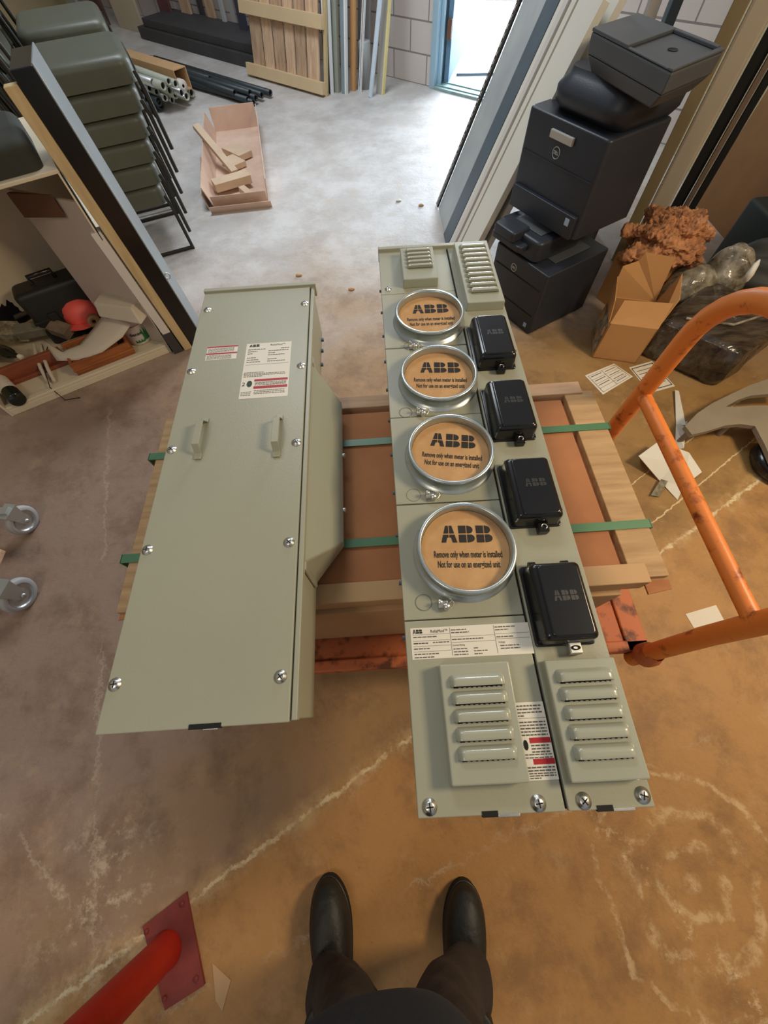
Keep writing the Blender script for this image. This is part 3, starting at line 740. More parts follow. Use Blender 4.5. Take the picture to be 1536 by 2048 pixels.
# ------------------------------------------------------------------ cream shelf unit with clutter
A0 = Vector((-1.125, 1.845, 0)); e1 = Vector((-.876, -.481, 0)).normalized(); e2 = Vector((-.481, .876, 0)).normalized()
def cb(mb, a0, a1, b0, b1, z0, z1, mi=0):
    q = lambda a, c, z: A0+e1*a+e2*c+Vector((0, 0, z))
    mb.hexa([q(a1, b0, z0), q(a0, b0, z0), q(a0, b1, z0), q(a1, b1, z0)], [q(a1, b0, z1), q(a0, b0, z1), q(a0, b1, z1), q(a1, b1, z1)], mi)
CU = thing('shelf_unit', 'open cream shelf unit on the floor at left, filled with tools and odds and ends', 'shelf', (0, 0, 0))
b = MB(); cb(b, 0, .82, 0, .62, .0, .035); cb(b, 0, .82, 0, .03, .035, .05); b.build('bottom_shelf', CREAM, CU, .003)
b = MB(); cb(b, -.008, .0, 0, .62, 0, .80); b.build('side_panel', CREAM, CU, .001)
b = MB(); cb(b, .82, .83, 0, .62, 0, .80); b.build('side_panel', CREAM, CU, .001)
b = MB(); cb(b, 0, .83, .61, .62, .035, .80); b.build('back_panel', CREAM, CU, .001)
b = MB(); cb(b, -.012, -.0085, -.002, .012, 0, .80); b.build('edge_trim', SLIT, CU)
b = MB(); cb(b, -.008, .83, .0, .62, .80, .812); b.build('top_shelf', CREAM, CU, .002)
def cpt(a, c, z): return A0+e1*a+e2*c+Vector((0, 0, z))
b = MB()
q0 = Vector((-1.150, 1.88, .036)); q1 = Vector((-1.48, 2.03, .036)); tn = Vector((.008, .011, 0))
b.hexa([q0, q0+tn, q1+tn, q1], [v+Vector((0, 0, .66)) for v in (q0, q0+tn, q1+tn, q1)])
tag(b.build('panel_offcut', PINKB, None, .001), 'pinkish white panel offcut standing upright inside the shelf unit', 'panel')
b = MB(); q9 = q1; v0 = q0+(q1-q0)*.25; q1 = q0+(q1-q0)*.93; b.hexa([v0-tn*.3+Vector((0, 0, .60)), v0+Vector((0, 0, .6)), q1+Vector((0, 0, .57)), q1-tn*1.2+Vector((0, 0, .57))], [v0-tn*.3+Vector((0, 0, .68)), v0+Vector((0, 0, .68)), q1+Vector((0, 0, .66)), q1-tn*1.2+Vector((0, 0, .66))])
for vv in range(len(b.v)): b.v[vv] = b.v[vv]-tn*.8
tag(b.build('brown_strip', BROWN, None, .002), 'brown strip along the top of the pinkish panel offcut', 'strip')
b = MB(); M = Matrix.Translation(cpt(.03, .03, .813)) @ Matrix.Rotation(math.atan2(e1.y, e1.x), 4, 'Z')
b.rbox(0, .70, -.36, -.0, 0, .085, .04, 0, M, rv=.03)
tag(b.build('seat_pad', mat('dark_olive_cloth', (50, 51, 42), .8, var=.2)), 'thick dark olive padded cushion lying on top of the shelf unit', 'cushion')
b = MB(); M2 = Matrix.Translation(cpt(.20, .16, .914)) @ Matrix.Rotation(math.atan2(e1.y, e1.x), 4, 'Z')
b.box(.0, .5, -.20, -.04, 0, .02, 0, M2); tag(b.build('folded_sheet', mat('pale_grey_sheet', (150, 150, 142), .7)), 'pale grey folded sheet on the olive cushion', 'sheet')
# bucket (white, green print), tilted box, sheet, drawer box, ball, case, bottle
bc = at(283, 668, .06)
bk = thing('paint_bucket', 'white plastic bucket with green print in the right corner of the shelf unit', 'bucket', (bc.x-.015, bc.y+.0, .036)); bk.scale = (1.06, 1.06, 1.0)
b = MB(); b.lathe([(.001, 0), (.058, 0), (.062, .01), (.072, .165), (.076, .167), (.076, .182), (.070, .184), (.069, .18), (.060, .02), (.001, .02)], 36, 0); b.build('pail', WHITE, bk)
b = MB(); Mb = Matrix.Translation((0, 0, 0))
def cyl_patch(mb, a0, a1, z0, z1, mi, jag=0):
    def fn(u, v):
        a = R(a0+(a1-a0)*u); z = z0+(z1-z0)*v
        if jag and v > .5: z += jag*math.sin(u*21)
        r = .0622+(.010)*(z/.155)+.0009; return (r*math.cos(a), r*math.sin(a), z)
    mb.grid(fn, 16, 2, mi)
fa = math.degrees(math.atan2(-bc.y, -bc.x))
cyl_patch(b, fa+12, fa+52, .022, .075, 0, .016); cyl_patch(b, fa-30, fa+12, .018, .03, 0, .006); cyl_patch(b, fa-70, fa-20, .125, .155, 0, .004); cyl_patch(b, fa-60, fa+60, .112, .115, 1)
vs, fs = text_geo('dense', .026, .0006)
x1 = max(v.x for v in vs)
b.add([((.0622+.01*((.06+v.y)/.155)+.0012)*math.cos(R(fa-12)+(v.x-x1/2)/.066), (.0622+.01*((.06+v.y)/.155)+.0012)*math.sin(R(fa-12)+(v.x-x1/2)/.066), .062+v.y) for v in vs], fs, 2)
b.build('printed_label', [GREEN, REDP, INK], bk)
b = MB()
tp = [at(203, 583, .28), at(276, 589, .28), at(262, 616, .28), at(186, 605, .28)]
bt = [Vector((p.x, p.y, .222)) for p in tp]; bt[1] += Vector((.05, -.02, 0)); bt[2] += Vector((.03, -.05, 0)); bt[3] += Vector((.0, -.03, 0))
b.hexa([bt[3], bt[2], bt[1], bt[0]], [tp[3], tp[2], tp[1], tp[0]])
tag(b.build('foam_box', mat('warm_white_foam', (206, 194, 172), .7, var=.05), None, .006), 'off-white foam box lying on top of the white bucket', 'box')
b = MB()
P0 = [at(88, 680, .12), at(120, 705, .115), at(160, 690, .13), at(190, 655, .17), at(213, 622, .20)]
P1 = [at(115, 722, .10), at(155, 722, .10), at(205, 705, .12), at(245, 675, .155), at(262, 650, .19)]
m = len(P0)
def ip(P, t):
    t *= m-1; i = min(int(t), m-2); t -= i; return P[i].lerp(P[i+1], t)
b.grid(lambda u, v: ip(P0, u).lerp(ip(P1, u), v)+Vector((0, 0, .012*math.sin(v*PI))), 16, 5)
o = b.build('curled_card', mat('off_white_card', (204, 192, 172), .7)); sd = o.modifiers.new('thick', 'SOLIDIFY'); sd.thickness = .004
tag(o, 'large curled off-white card resting on the wooden box in the shelf unit', 'card')
wb = thing('wooden_box', 'open orange-brown wooden box at the front of the shelf unit', 'wooden box', tuple(cpt(.31, .125, .036)), math.atan2(-e1.y, -e1.x))
b = MB(); b.box(-.15, .15, -.085, .085, 0, .012); b.box(-.15, .15, -.085, -.070, .012, .075); b.box(-.15, .15, .07, .085, .012, .09); b.box(-.15, -.135, -.07, .07, .012, .075); b.box(.135, .15, -.07, .07, .012, .075); b.box(-.155, .155, -.092, -.084, .03, .042)
b.build('box_body', WOODO, wb, .003)
b = MB(); b.box(-.13, .10, -.068, .05, .060, .070); b.build('lid_board', WOODO, wb, .003)
sb = thing('red_brown_plank', 'red-brown plank lying behind the leftmost bottle in the shelf unit', 'plank', tuple(cpt(.62, .20, .036)), math.atan2(-e1.y, -e1.x))
b = MB(); b.box(-.16, .14, -.012, .012, 0, .085); b.box(-.16, .14, -.03, -.012, 0, .02); b.build('board', mat('red_brown_wood', (146, 78, 52), .5, var=.3, vscale=6, wood=(1, 6, 6)), sb, .003)
for i, du in enumerate((0, 14)):
    b = MB(); b.tube([at(68+du, 690, .085), at(72+du, 712, .09), at(82+du, 738, .075), at(96+du, 764-i*0, .045)], .009, 0, 8)
    tag(b.build('white_hose', mat('white_hose_plastic', (206, 194, 176), .5)), ('left' if i == 0 else 'right')+' one of two short white bent hoses across the front of the shelf unit', 'hose', 'white bent hoses in the shelf unit')
b = MB(); b.tube([at(96, 690, .09), at(86, 730, .08), at(100, 775, .055), at(130, 800, .004), at(160, 795, .004)], .0022, 0, 6)
tag(b.build('power_cord', SLIT), 'thin dark cord hanging over the front lip of the shelf unit', 'cord')
def bottle(name, label, p0, p1, r, mats, band):
    p0 = Vector(p0); p1 = Vector(p1); L = (p1-p0).length
    M = Matrix.Translation(p0) @ (p1-p0).to_track_quat('Z', 'Y').to_matrix().to_4x4()
    t = thing(name, label, 'bottle', (0, 0, 0))
    b = MB(); b.lathe([(.001, 0), (r*.9, 0), (r, r*.15), (r, L*.62), (r*.8, L*.72), (r*.38, L*.80), (r*.34, L*.97), (.001, L*.97)], 24, 0, M=M); b.build('bottle_body', mats[0], t)
    b = MB(); b.lathe([(r+.0006, L*band[0]), (r+.0006, L*band[1])], 24, 0, M=M); b.build('bottle_label', mats[1], t)
    b = MB(); b.lathe([(r*.42, L*.93), (r*.42, L), (.001, L)], 14, 0, M=M); b.build('cap', mats[2], t)
DG = mat('dark_green_glass', (22, 28, 20), .12, spec=.7)
bottle('wine_bottle', 'dark bottle with white label lying at the front left corner of the shelf unit', at(36, 800, .075), at(-60, 700, .075), .036, (DG, LABEL, SLIT), (.14, .62))
bottle('spray_bottle', 'dark bottle with pale label lying by the coral cap', at(36, 600, .17), at(110, 596, .17), .030, (DG, LABEL, WHITE), (.0, .32))
bottle('glass_bottle', 'dark green bottle lying above the leftmost bottle in the shelf unit', at(-30, 690, .10), at(44, 715, .09), .032, (DG, GREEN, LABEL), (.2, .5))
cc = at(155, 612, .16)
cp = thing('safety_cap', 'round coral red cap among the clutter in the shelf unit', 'cap', (cc.x, cc.y, .115)); cp.scale = (1.22, 1.22, 1.15)
b = MB(); b.lathe([(.082, 0), (.084, .01), (.080, .035), (.066, .065), (.042, .083), (.018, .09), (.0005, .091)], 32, 0); b.build('crown', CORAL, cp)
b = MB(); b.prism([(.085*math.cos(R(t)), .085*math.sin(R(t))) for t in range(230, 320, 10)]+[(.12*math.cos(R(t)), .12*math.sin(R(t))) for t in range(310, 235, -10)], .0, .006); b.build('visor', CORAL, cp)
b = MB(); b.blob((cc.x, cc.y, .08), (.10, .10, .05), .1, seed=3, flat=.044)
tag(b.build('tool_bag', JACK), 'dark bag under the coral cap', 'bag')
k0 = at(105, 560, .2)
cs = thing('tool_case', 'black hard tool case standing at the back of the shelf unit', 'case', (-1.62, 2.07, .036), R(29))
b = MB(); b.rbox(-.20, .13, -.06, .08, 0, .27, .03, 0, rv=.025); b.box(-.205, .135, -.065, .085, .12, .135); b.box(-.12, -.08, -.075, -.06, .10, .16); b.box(.02, .06, -.075, -.06, .10, .16)
b.build('case_shell', mat('black_case', (34, 35, 32), .5), cs, .002)
b = MB(); b.tube([(-.09, .01, .26), (-.09, .01, .305), (.02, .01, .305), (.02, .01, .26)], .011, 0, 8); b.build('handle', BLACK, cs)
gl = at(192, 592, .17)
t = thing('work_gloves', 'pair of dark rubber feet tips of a clamp beside the pinkish panel', 'clamp', (gl.x, gl.y, .04))
t['label'] = 'black spring clamp standing behind the foam box'
t.name = 'spring_clamp'
b = MB(); b.tube([(0, 0, .0), (0, 0, .15), (-.015, 0, .22)], .012, 0, 8); b.tube([(.0, 0, .13), (.022, 0, .22)], .012, 0, 8); b.build('arms', BLACK, t)
for sx2 in (-.018, .024):
    b = MB(); b.blob((sx2, 0, .235), (.018, .016, .022), .05, 14, 10, seed=1); b.build('jaw_tip', BLACKM, t)
rj = at(190, 642, .12)
b = MB(); b.lathe([(.010, 0), (.03, .0), (.032, .01), (.032, .055), (.03, .06), (.010, .06), (.008, .05), (.008, .01), (.01, 0)], 22, 0, M=Matrix.Translation((rj.x, rj.y, .13)) @ Matrix.Rotation(R(70), 4, 'X') @ Matrix.Rotation(R(30), 4, 'Y'))
tag(b.build('tape_roll', mat('brown_tape', (150, 110, 66), .4)), 'brown tape roll between the coral cap and the foam box', 'tape')
def chunk(name, label, cat, p, dims, rz, m, tilt=(0, 0)):
    b = MB(); M = Matrix.Translation(p) @ Matrix.Rotation(rz, 4, 'Z') @ Euler((tilt[0], tilt[1], 0)).to_matrix().to_4x4()
    b.box(-dims[0]/2, dims[0]/2, -dims[1]/2, dims[1]/2, 0, dims[2], 0, M)
    return tag(b.build(name, m, None, .003), label, cat)
GB = mat('grey_scrap_metal', (128, 124, 108), .5, var=.3, vscale=20)
chunk('metal_bracket', 'grey folded metal bracket in the middle of the clutter', 'bracket', at(75, 665, .10), (.16, .06, .05), R(20), GB, (.3, .1))
chunk('paper_packet', 'pale folded paper packet above the grey bracket', 'packet', at(75, 640, .12), (.09, .08, .03), R(60), BOXL, (.2, -.3))
chunk('crumpled_rag', 'brownish rag beside the curled card', 'rag', at(128, 665, .10), (.10, .07, .05), R(-20), mat('brown_rag', (130, 112, 92), .9, var=.3, vscale=20), (.2, .2))
chunk('caulking_gun', 'dark caulking gun lying below the dark bottle', 'tool', at(80, 628, .14), (.22, .035, .035), R(35), BLACK, (.1, 0))
chunk('plastic_pouch', 'yellowish clear pouch at the left of the clutter', 'pouch', at(35, 670, .09), (.12, .10, .05), R(10), CLEAR, (.1, .2))
b = MB(); p = at(10, 610, .14); b.blob((p.x, p.y, .14), (.13, .11, .13), .25, seed=8, flat=.104)
tag(b.build('black_bag', JACK), 'black cloth bag at the left end of the shelf unit', 'bag')

# ------------------------------------------------------------------ cardboard tray on the floor
tr = thing('cardboard_tray', 'long open cardboard tray on the floor near the wooden pallet', 'cardboard tray', (0, 0, 0))
TBL, TBR, TTR, TTL = Vector((-1.09, 3.36, 0)), Vector((-.70, 3.40, 0)), Vector((-.90, 4.78, 0)), Vector((-1.28, 4.72, 0))
CT = mat('tray_cardboard', (216, 188, 168), .85, vscale=5, rgb2=(200, 168, 148))
STK = mat('pale_offcut_wood', (212, 186, 158), .8, var=.12)
def wall(mb, a, c, h, t, lean=0.):
    d = (c-a).normalized(); nn = Vector((-d.y, d.x, 0)); up = Vector((0, 0, h))+nn*(-lean)
    mb.hexa([a, c, c+nn*t, a+nn*t], [a+up, c+up, c+nn*t+up, a+nn*t+up])
b = MB(); b.hexa([TBL, TBR, TTR, TTL], [v+Vector((0, 0, .006)) for v in (TBL, TBR, TTR, TTL)]); b.build('base', CT, tr)
for a, c, h, l in ((TBL, TBR, .10, .05), (TBR, TTR, .15, .02), (TTR, TTL, .16, .01), (TTL, TBL, .14, .05)):
    b = MB(); wall(b, a, c, h, .006, l); b.build('side_wall', CT, tr)
b = MB(); wall(b, TBL+Vector((-.04, .0, 0)), TTL.lerp(TBL, .55)+Vector((-.06, 0, 0)), .10, .005, -.02); wall(b, TBL+Vector((-.02, -.05, 0)), TBR+Vector((.03, -.05, 0)), .05, .005, .03); b.build('torn_flap', CT, tr)
def stick(name, label, cat, a, c, w, h, m):
    a = Vector(a); c = Vector(c); d = (c-a); L = d.length; q = d.to_track_quat('X', 'Z').to_matrix().to_4x4()
    b = MB(); b.box(0, L, -w/2, w/2, -h/2, h/2, 0, Matrix.Translation(a) @ q); return tag(b.build(name, m, None, .002), label, cat)
stick('wood_offcut', 'long wooden stick leaning over the left wall of the cardboard tray', 'wood offcut', at(392, 252, .20), at(470, 345, .05), .055, .03, STK)
stick('wood_offcut', 'wide wooden offcut lying across the near end of the cardboard tray', 'wood offcut', at(428, 372, .06), at(498, 352, .06), .11, .05, STK)
stick('wood_offcut', 'small wooden block in the middle of the cardboard tray', 'wood offcut', at(457, 296, .035), at(492, 312, .035), .13, .04, STK)
stick('wood_offcut', 'thin wooden piece under the long stick in the tray', 'wood offcut', at(455, 318, .03), at(480, 332, .03), .12, .035, STK)
stick('wood_offcut', 'curved wooden piece nearest the front of the cardboard tray', 'wood offcut', at(484, 378, .035), at(508, 398, .035), .05, .04, STK)

# ------------------------------------------------------------------ pallet and boards leaning on the far wall
def lean_frame(p0, lean):
    """frame with x along the wall, y towards it, z up a plane that leans back"""
    z = (FN*lean+Vector((0, 0, 1))).normalized(); x = FW; y = z.cross(x)
    return Matrix(((x.x, y.x, z.x, p0.x), (x.y, y.y, z.y, p0.y), (x.z, y.z, z.z, p0.z), (0, 0, 0, 1)))
pR = at(645, 197); M = lean_frame(pR, .20)
pt = thing('wooden_pallet', 'wooden pallet standing on edge against the far wall', 'pallet', (0, 0, 0))
x = -1.02
for k, w in enumerate((.17, .14, .15, .13, .14, .16)):
    b = MB(); b.box(x, x+w-.012, .045, .063, .0, 1.25, 0, M); b.build('deck_board', PINEV if k % 2 else TIMB, pt, .002); x += w+.012
for z0 in (.02, .42, .9):
    b = MB(); b.box(-1.10, .0, .0, .045, z0, z0+.085, 0, M); b.build('crosspiece', mat('pallet_crosspiece', (218, 192, 152), .75, var=.1, vscale=3), pt, .003)
b = MB(); b.box(-.02, .012, .045, .075, 0, 1.25, 0, M); b.build('edge_board', CREAMW, pt, .002)
YEL = mat('yellow_pine_edge', (232, 214, 150), .6)
def lean_board(name, label, cat, u0, u1, v, m, lean=.16, th=.03, h=1.9, z0=0., edge=None):
    a = at(u0, v); c = at(u1, v); w = abs((c-a).dot(FW)); M = lean_frame(Vector((a.x, a.y, z0)), lean)
    t = thing(name, label, cat, (0, 0, 0)) if edge else None
    b = MB(); b.box(0, w, 0, th, 0, h, 0, M); o = b.build('face_board' if t else name, m, t, .002)
    if edge:
        b = MB(); b.box(w, w+.016, -.004, th, 0, h, 0, M); b.build('edge_strip', edge, t, .001)
        return t
    return tag(o, label, cat)
WHT = mat('white_edge', (236, 238, 238), .45)
NAVY = mat('navy_board', (64, 66, 84), .6)
lean_board('dark_board', 'narrow dark board with pale edge, next to the pallet', 'board', 650, 654, 187, DKGREY, .12, edge=WHT)
lean_board('dark_board', 'narrow navy board with pale edge, second right of the pallet', 'board', 657, 664, 187, NAVY, .13, edge=WHT)
lean_board('grey_board', 'greenish grey board leaning on the wall right of the navy board', 'board', 668, 682, 184, mat('green_grey_board', (156, 160, 146), .6, var=.1), .13)
lean_board('blue_grey_board', 'pale blue-grey board with bright white edge leaning on the wall', 'board', 683, 694, 187, mat('pale_blue_grey', (134, 152, 160), .5, var=.1), .15, edge=WHT)
lean_board('timber_plank', 'orange tan timber plank leaning on the far wall', 'plank', 701, 713, 181, mat('tan_plank', (212, 160, 104), .7, var=.08), .15)
for i, (u, v) in enumerate(((716, 185), (719, 186), (721, 185))):
    lean_board('trim_strip', ('left', 'middle', 'right')[i]+' of three thin white strips leaning beside the tan plank', 'strip', u, u+1.6, v, WHT, .24, .012)
lean_board('dark_sheet', 'dark grey sheet behind the thin white strips', 'sheet', 716, 750, 172, mat('mid_grey_sheet', (122, 118, 118), .7, var=.1), .14, .01)
p = at(733, 176)
b = MB(); b.lathe([(.001, 0), (.055, 0), (.055, .30), (.048, .31), (.001, .31)], 20, 0, (p.x, p.y, 0)); tag(b.build('canister', mat('pale_grey_can', (170, 174, 172), .5, var=.1)), 'pale grey cylinder standing behind the white pole at the far wall', 'canister')
a = at(741, 194); b = MB(); b.tube([a+Vector((0, 0, .0)), a+FN*.44+FW*.17+Vector((0, 0, 2.0))], .021, 0, 12); tag(b.build('white_pole', mat('white_pole_paint', (206, 220, 230), .4)), 'single white pole leaning on the far wall in front of the cylinder', 'pole')
lean_board('grey_board', 'pale grey flat board with yellow edge nearest the doorway', 'board', 752, 769, 187, mat('pale_grey_board', (176, 174, 168), .6, var=.05), .22, edge=YEL)
# tall boards in the far left corner
for (u0, u1, v, m, nm, lab) in ((240, 331, 55, mat('cream_sheet', (184, 172, 150), .7, var=.06), 'cream_sheet', 'large cream sheet standing in the far left corner'),
        (333, 372, 62, mat('maroon_board', (104, 66, 64), .7, var=.2), 'maroon_board', 'dark maroon board right of the large cream sheet'),
        (196, 238, 45, mat('maroon_board_b', (92, 60, 56), .7, var=.2), 'maroon_board', 'dark maroon board left of the large cream sheet'),
        (376, 408, 68, TIMB, 'timber_plank', 'wide tan timber plank, leftmost at the far left corner'),
        (411, 424, 72, DKGREY, 'grey_plank', 'narrow dark plank between the two tan planks'),
        (427, 451, 78, TIMB, 'timber_plank', 'tan timber plank left of the two white posts'),
        (456, 466, 88, mat('greyish_white_post', (178, 182, 182), .5), 'white_post', 'left one of two greyish white posts at the far wall'),
        (474, 485, 89, mat('greyish_white_post_b', (166, 168, 168), .5), 'white_post', 'right one of two greyish white posts at the far wall'),
        (490, 512, 105, NAVY, 'navy_board', 'dark navy board half hidden behind the wooden pallet'),
        (150, 192, 44, mat('grey_white_panel', (160, 158, 150), .6, var=.1), 'grey_sheet', 'greyish white sheet above the stacked chairs')):
    lean_board(nm, lab, 'board', u0, u1, v, m, .02, .03, 1.6)
b = MB(); M = Matrix.Translation(fw(-3.95, -.62, 0)) @ Matrix.Rotation(math.atan2(FW.y, FW.x), 4, 'Z')
b.box(0, 2.25, 0, .5, 0, .10, 0, M); b.box(.1, 2.1, .04, .5, .10, .17, 0, M)
tag(b.build('sheet_stack', mat('charcoal_sheets', (66, 66, 68), .7, var=.2), None, .006), 'flat stack of charcoal sheets along the far wall behind the dark pipes', 'stack of sheets')
# pipe bundles
ang = FW
rnd = random.Random(11)
def pipe(u, v, z, r, L, m, label, group, name='pipe', tilt=.0, hollow=True, endm=None):
    e = at(u, v, z); d = (-FW+FN*tilt).normalized()
    b = MB(); M = Matrix.Translation(e) @ d.to_track_quat('Z', 'Y').to_matrix().to_4x4()
    b.lathe([(r*.72, .03), (r*.72, 0), (r, 0), (r, L), (.001, L)], 12, 0, M=M)
    b.lathe([(.001, .028), (r*.72, .028)], 12, 1, M=M)
    return tag(b.build(name, [m, SLIT]), label, 'pipe', group)
LP = [(300, 176, .16), (314, 184, .13), (327, 172, .20), (340, 181, .14), (352, 168, .20), (351, 190, .10), (364, 186, .12), (374, 193, .07), (345, 200, .05), (331, 196, .09), (384, 186, .04), (306, 166, .21), (338, 163, .22)]
ORD = ['leftmost', 'second', 'third', 'fourth', 'fifth', 'sixth', 'seventh', 'eighth', 'ninth', 'tenth', 'eleventh', 'twelfth', 'rightmost']
LP.sort()
for i, (u, v, z) in enumerate(LP):
    pipe(u, v, z, .026+.008*rnd.random(), 1.6+.3*rnd.random(), (PIPEG, ALUM, mat('pale_tube_%d' % i, (172+i, 178+i, 170), .45, var=.15))[i % 3], 'pale pipe beyond the chairs, its open end the %s from the left of the bundle' % ORD[i], 'pale pipes in the light bundle', tilt=rnd.uniform(-.03, .05))
for i, (u, v, z) in enumerate(((290, 212, .04), (307, 217, .04), (322, 210, .05), (296, 200, .08), (318, 203, .08))):
    pipe(u, v, z, .035, 1.5, PIPED, 'dark pipe under the pale bundle, %s counted from the left' % ORD[i], 'dark pipes under the light bundle', tilt=rnd.uniform(-.02, .03))
for i, (u, v, z) in enumerate(sorted(((432, 168, .06), (446, 178, .05), (458, 182, .04), (482, 196, .04), (496, 200, .04), (507, 206, .025), (512, 196, .05), (524, 190, .05), (541, 186, .04), (470, 186, .07), (420, 158, .07), (500, 186, .08)))):
    pipe(u, v, z, .025, 1.9, PIPED, 'dark pipe on the floor left of the pallet, its end %s counted from the left' % ORD[i], 'dark pipes along the far wall', tilt=rnd.uniform(-.02, .03))
pipe(466, 189, .04, .03, 1.8, WHITE, 'white pipe among the dark pipes on the floor', 'dark pipes along the far wall', 'white_pipe')['group'] = 'white pipe'
tb = thing('carton_tube', 'long open carton holding pale rolls above the light pipes', 'carton', (0, 0, 0))
e = at(366, 160, .16); M = Matrix.Translation(e) @ Matrix.Rotation(math.atan2(FW.y, FW.x), 4, 'Z')
b = MB()
for (y0, y1, z0, z1) in ((-.07, .07, .07, .076), (-.07, .07, -.07, -.064), (-.07, -.064, -.07, .07), (.064, .07, -.07, .07)): b.box(-1.1, 0, y0, y1, z0, z1, 0, M)
b.build('carton_sleeve', BOXL, tb)
b = MB(); b.lathe([(.012, -.02), (.045, -.02), (.045, 1.0)], 20, 0, M=M @ Matrix.Translation((0, -.03, -.03)) @ Matrix.Rotation(R(-90), 4, 'Y')); b.build('roll', WHITE, tb)

# ------------------------------------------------------------------ right side: sheets leaning to the right
LK = .39
def rlean(name, label, cat, y0, y1, L, m, x0=.52, th=.025, off=0., parent=None, lift=0.):
    """sheet whose foot line runs along y at x0, leaning towards +x"""
    u = Vector((LK, 0, 1)).normalized(); nn = Vector((1, 0, -LK)).normalized()
    q = lambda y, a, t: Vector((x0, y, lift))+u*a+nn*t
    b = MB(); b.hexa([q(y0, .01, off), q(y0, .01, off+th), q(y1, .01, off+th), q(y1, .01, off)], [q(y0, L, off), q(y0, L, off+th), q(y1, L, off+th), q(y1, L, off)])
    o = b.build(name, m, parent, .0015)
    return o if parent else tag(o, label, cat)
ps = thing('slotted_angle', 'black slotted steel edge strip with white dashes, leaning left of the printers', 'steel strip', (0, 0, 0))
rlean('angle', '', '', 3.17, 3.225, 1.7, BLACK, parent=ps, th=.012)
for k in range(50):
    u = Vector((LK, 0, 1)).normalized(); q = Vector((.519, 3.192, 0))+u*(.03+k*.033)
    b = MB(); b.hexa([q, q+Vector((0, .008, 0)), q+Vector((0, .008, 0))+u*.019, q+u*.019], [v+Vector((-.002, 0, .0008)) for v in (q, q+Vector((0, .008, 0)), q+Vector((0, .008, 0))+u*.019, q+u*.019)]); b.build('slot', WHITE, ps)
lpm = mat('pale_laminate', (186, 190, 188), .4, var=.08, rgb2=(160, 168, 170), vscale=2)
rlean('laminate_sheet', 'pale grey laminate sheet leaning behind the slotted black strip', 'sheet', 2.83, 3.165, 1.72, lpm, off=.012)
rlean('steel_channel', 'blue-grey steel channel leaning between pale sheet and cream panels', 'channel', 2.665, 2.82, 1.75, BLUEG, th=.06)
cpn = [(2.60, 2.655, CREAMP), (2.545, 2.592, WHITE), (2.49, 2.538, CREAMP)]
for i, (a, c, m) in enumerate(cpn):
    rlean('cream_trim', ('left', 'middle', 'right')[i]+' of three narrow cream trim boards leaning beside the blue-grey channel', 'trim board', a, c, 1.7, m, th=.03, off=-.01 if i == 1 else 0)
rlean('cream_sheet', 'wide cream enamel panel leaning just behind the stacked printers', 'panel', 2.27, 2.482, 1.12, CREAMP, x0=.525, th=.03)
rlean('cream_sheet', 'second wide cream panel, farther behind the printers', 'panel', 2.31, 3.0, 1.3, CREAMP, x0=.575, th=.03, off=.03)

# stacked printers
ux = Vector((.36, .20, 0)).normalized(); uy = Vector((-ux.y, ux.x, 0)); rzp = math.atan2(ux.y, ux.x)
def roundel(par, M, r, txt=True, m=None):
    b = MB(); b.lathe([(r*.86, 0), (r*.86, .0012), (r, .0012), (r, 0)], 28, 0, M=M)
    if txt: put_text(b, 'DELL', 0, -r*.26, .001, r*.8, 0, width=r*1.3, center=True, M=M, bold=r*.02)
    b.build('maker_mark', m or ALUM, par)
NP = Vector((.855, 1.785, 0))
lb = thing('laser_printer', 'large black laser printer on the floor, bottom of the stack', 'printer', tuple(NP), rzp)
b = MB(); b.rbox(0, .41, 0, .37, .012, .32, .012, 0, rv=.006); b.box(.02, .39, .02, .35, 0, .012); b.build('housing', PRN, lb)
b = MB(); b.box(.10, .34, .06, .22, .3203, .324); b.box(.12, .20, .27, .33, .3203, .328); b.build('output_tray', PRN2, lb, .003)
b = MB(); b.box(-.003, .0, .02, .35, .10, .103); b.box(-.003, 0, .02, .35, .235, .238); b.build('panel_seam', SLIT, lb)
roundel(lb, Matrix.Translation((-.001, .22, .262)) @ Matrix.Rotation(R(-90), 4, 'Z') @ Matrix.Rotation(R(90), 4, 'X'), .019, True)
b = MB(); b.box(-.003, 0, .035, .055, .03, .052); b.build('small_label', mat('pale_blue_label', (150, 176, 206), .5), lb)
sp = thing('compact_printer', 'small black printer with open cover sandwiched in the printer stack', 'printer', (.80, 1.90, .329), rzp)
b = MB(); b.rbox(0, .30, -.02, .28, 0, .085, .03, 0, rv=.015); b.build('housing', PRN, sp)
b = MB(); b.rbox(-.05, .04, .05, .26, .03, .055, .02, 0, rv=.006); b.rbox(-.06, .05, .10, .24, .06, .10, .015, 0, rv=.01); b.build('paper_tray', PRN, sp)
b = MB(); b.box(.05, .25, .03, .22, .0852, .089); b.build('top_cover', PRN2, sp, .002)
bp_ = thing('laser_printer', 'big black laser printer with round badge and pale tape, middle of the stack', 'printer', (.945, 1.85, .44), rzp)
b = MB(); b.rbox(0, .355, 0, .44, 0, .345, .018, 0, rv=.01); b.build('housing', PRN, bp_)
b = MB(); b.rbox(-.018, .004, .02, .42, .0, .085, .004, 0, rv=.003); b.box(-.004, .001, .015, .425, .205, .209); b.build('paper_drawer', PRN, bp_)
b = MB(); b.box(-.014, -.0005, .16, .285, .285, .312); b.build('release_handle', mat('pale_tape', (188, 186, 176), .5), bp_, .003)
roundel(bp_, Matrix.Translation((-.001, .235, .245)) @ Matrix.Rotation(R(-90), 4, 'Z') @ Matrix.Rotation(R(90), 4, 'X'), .021, True)
b = MB(); b.box(-.020, -.018, .045, .068, .045, .072); b.build('small_label', mat('pale_blue_label_b', (170, 196, 220), .5), bp_)
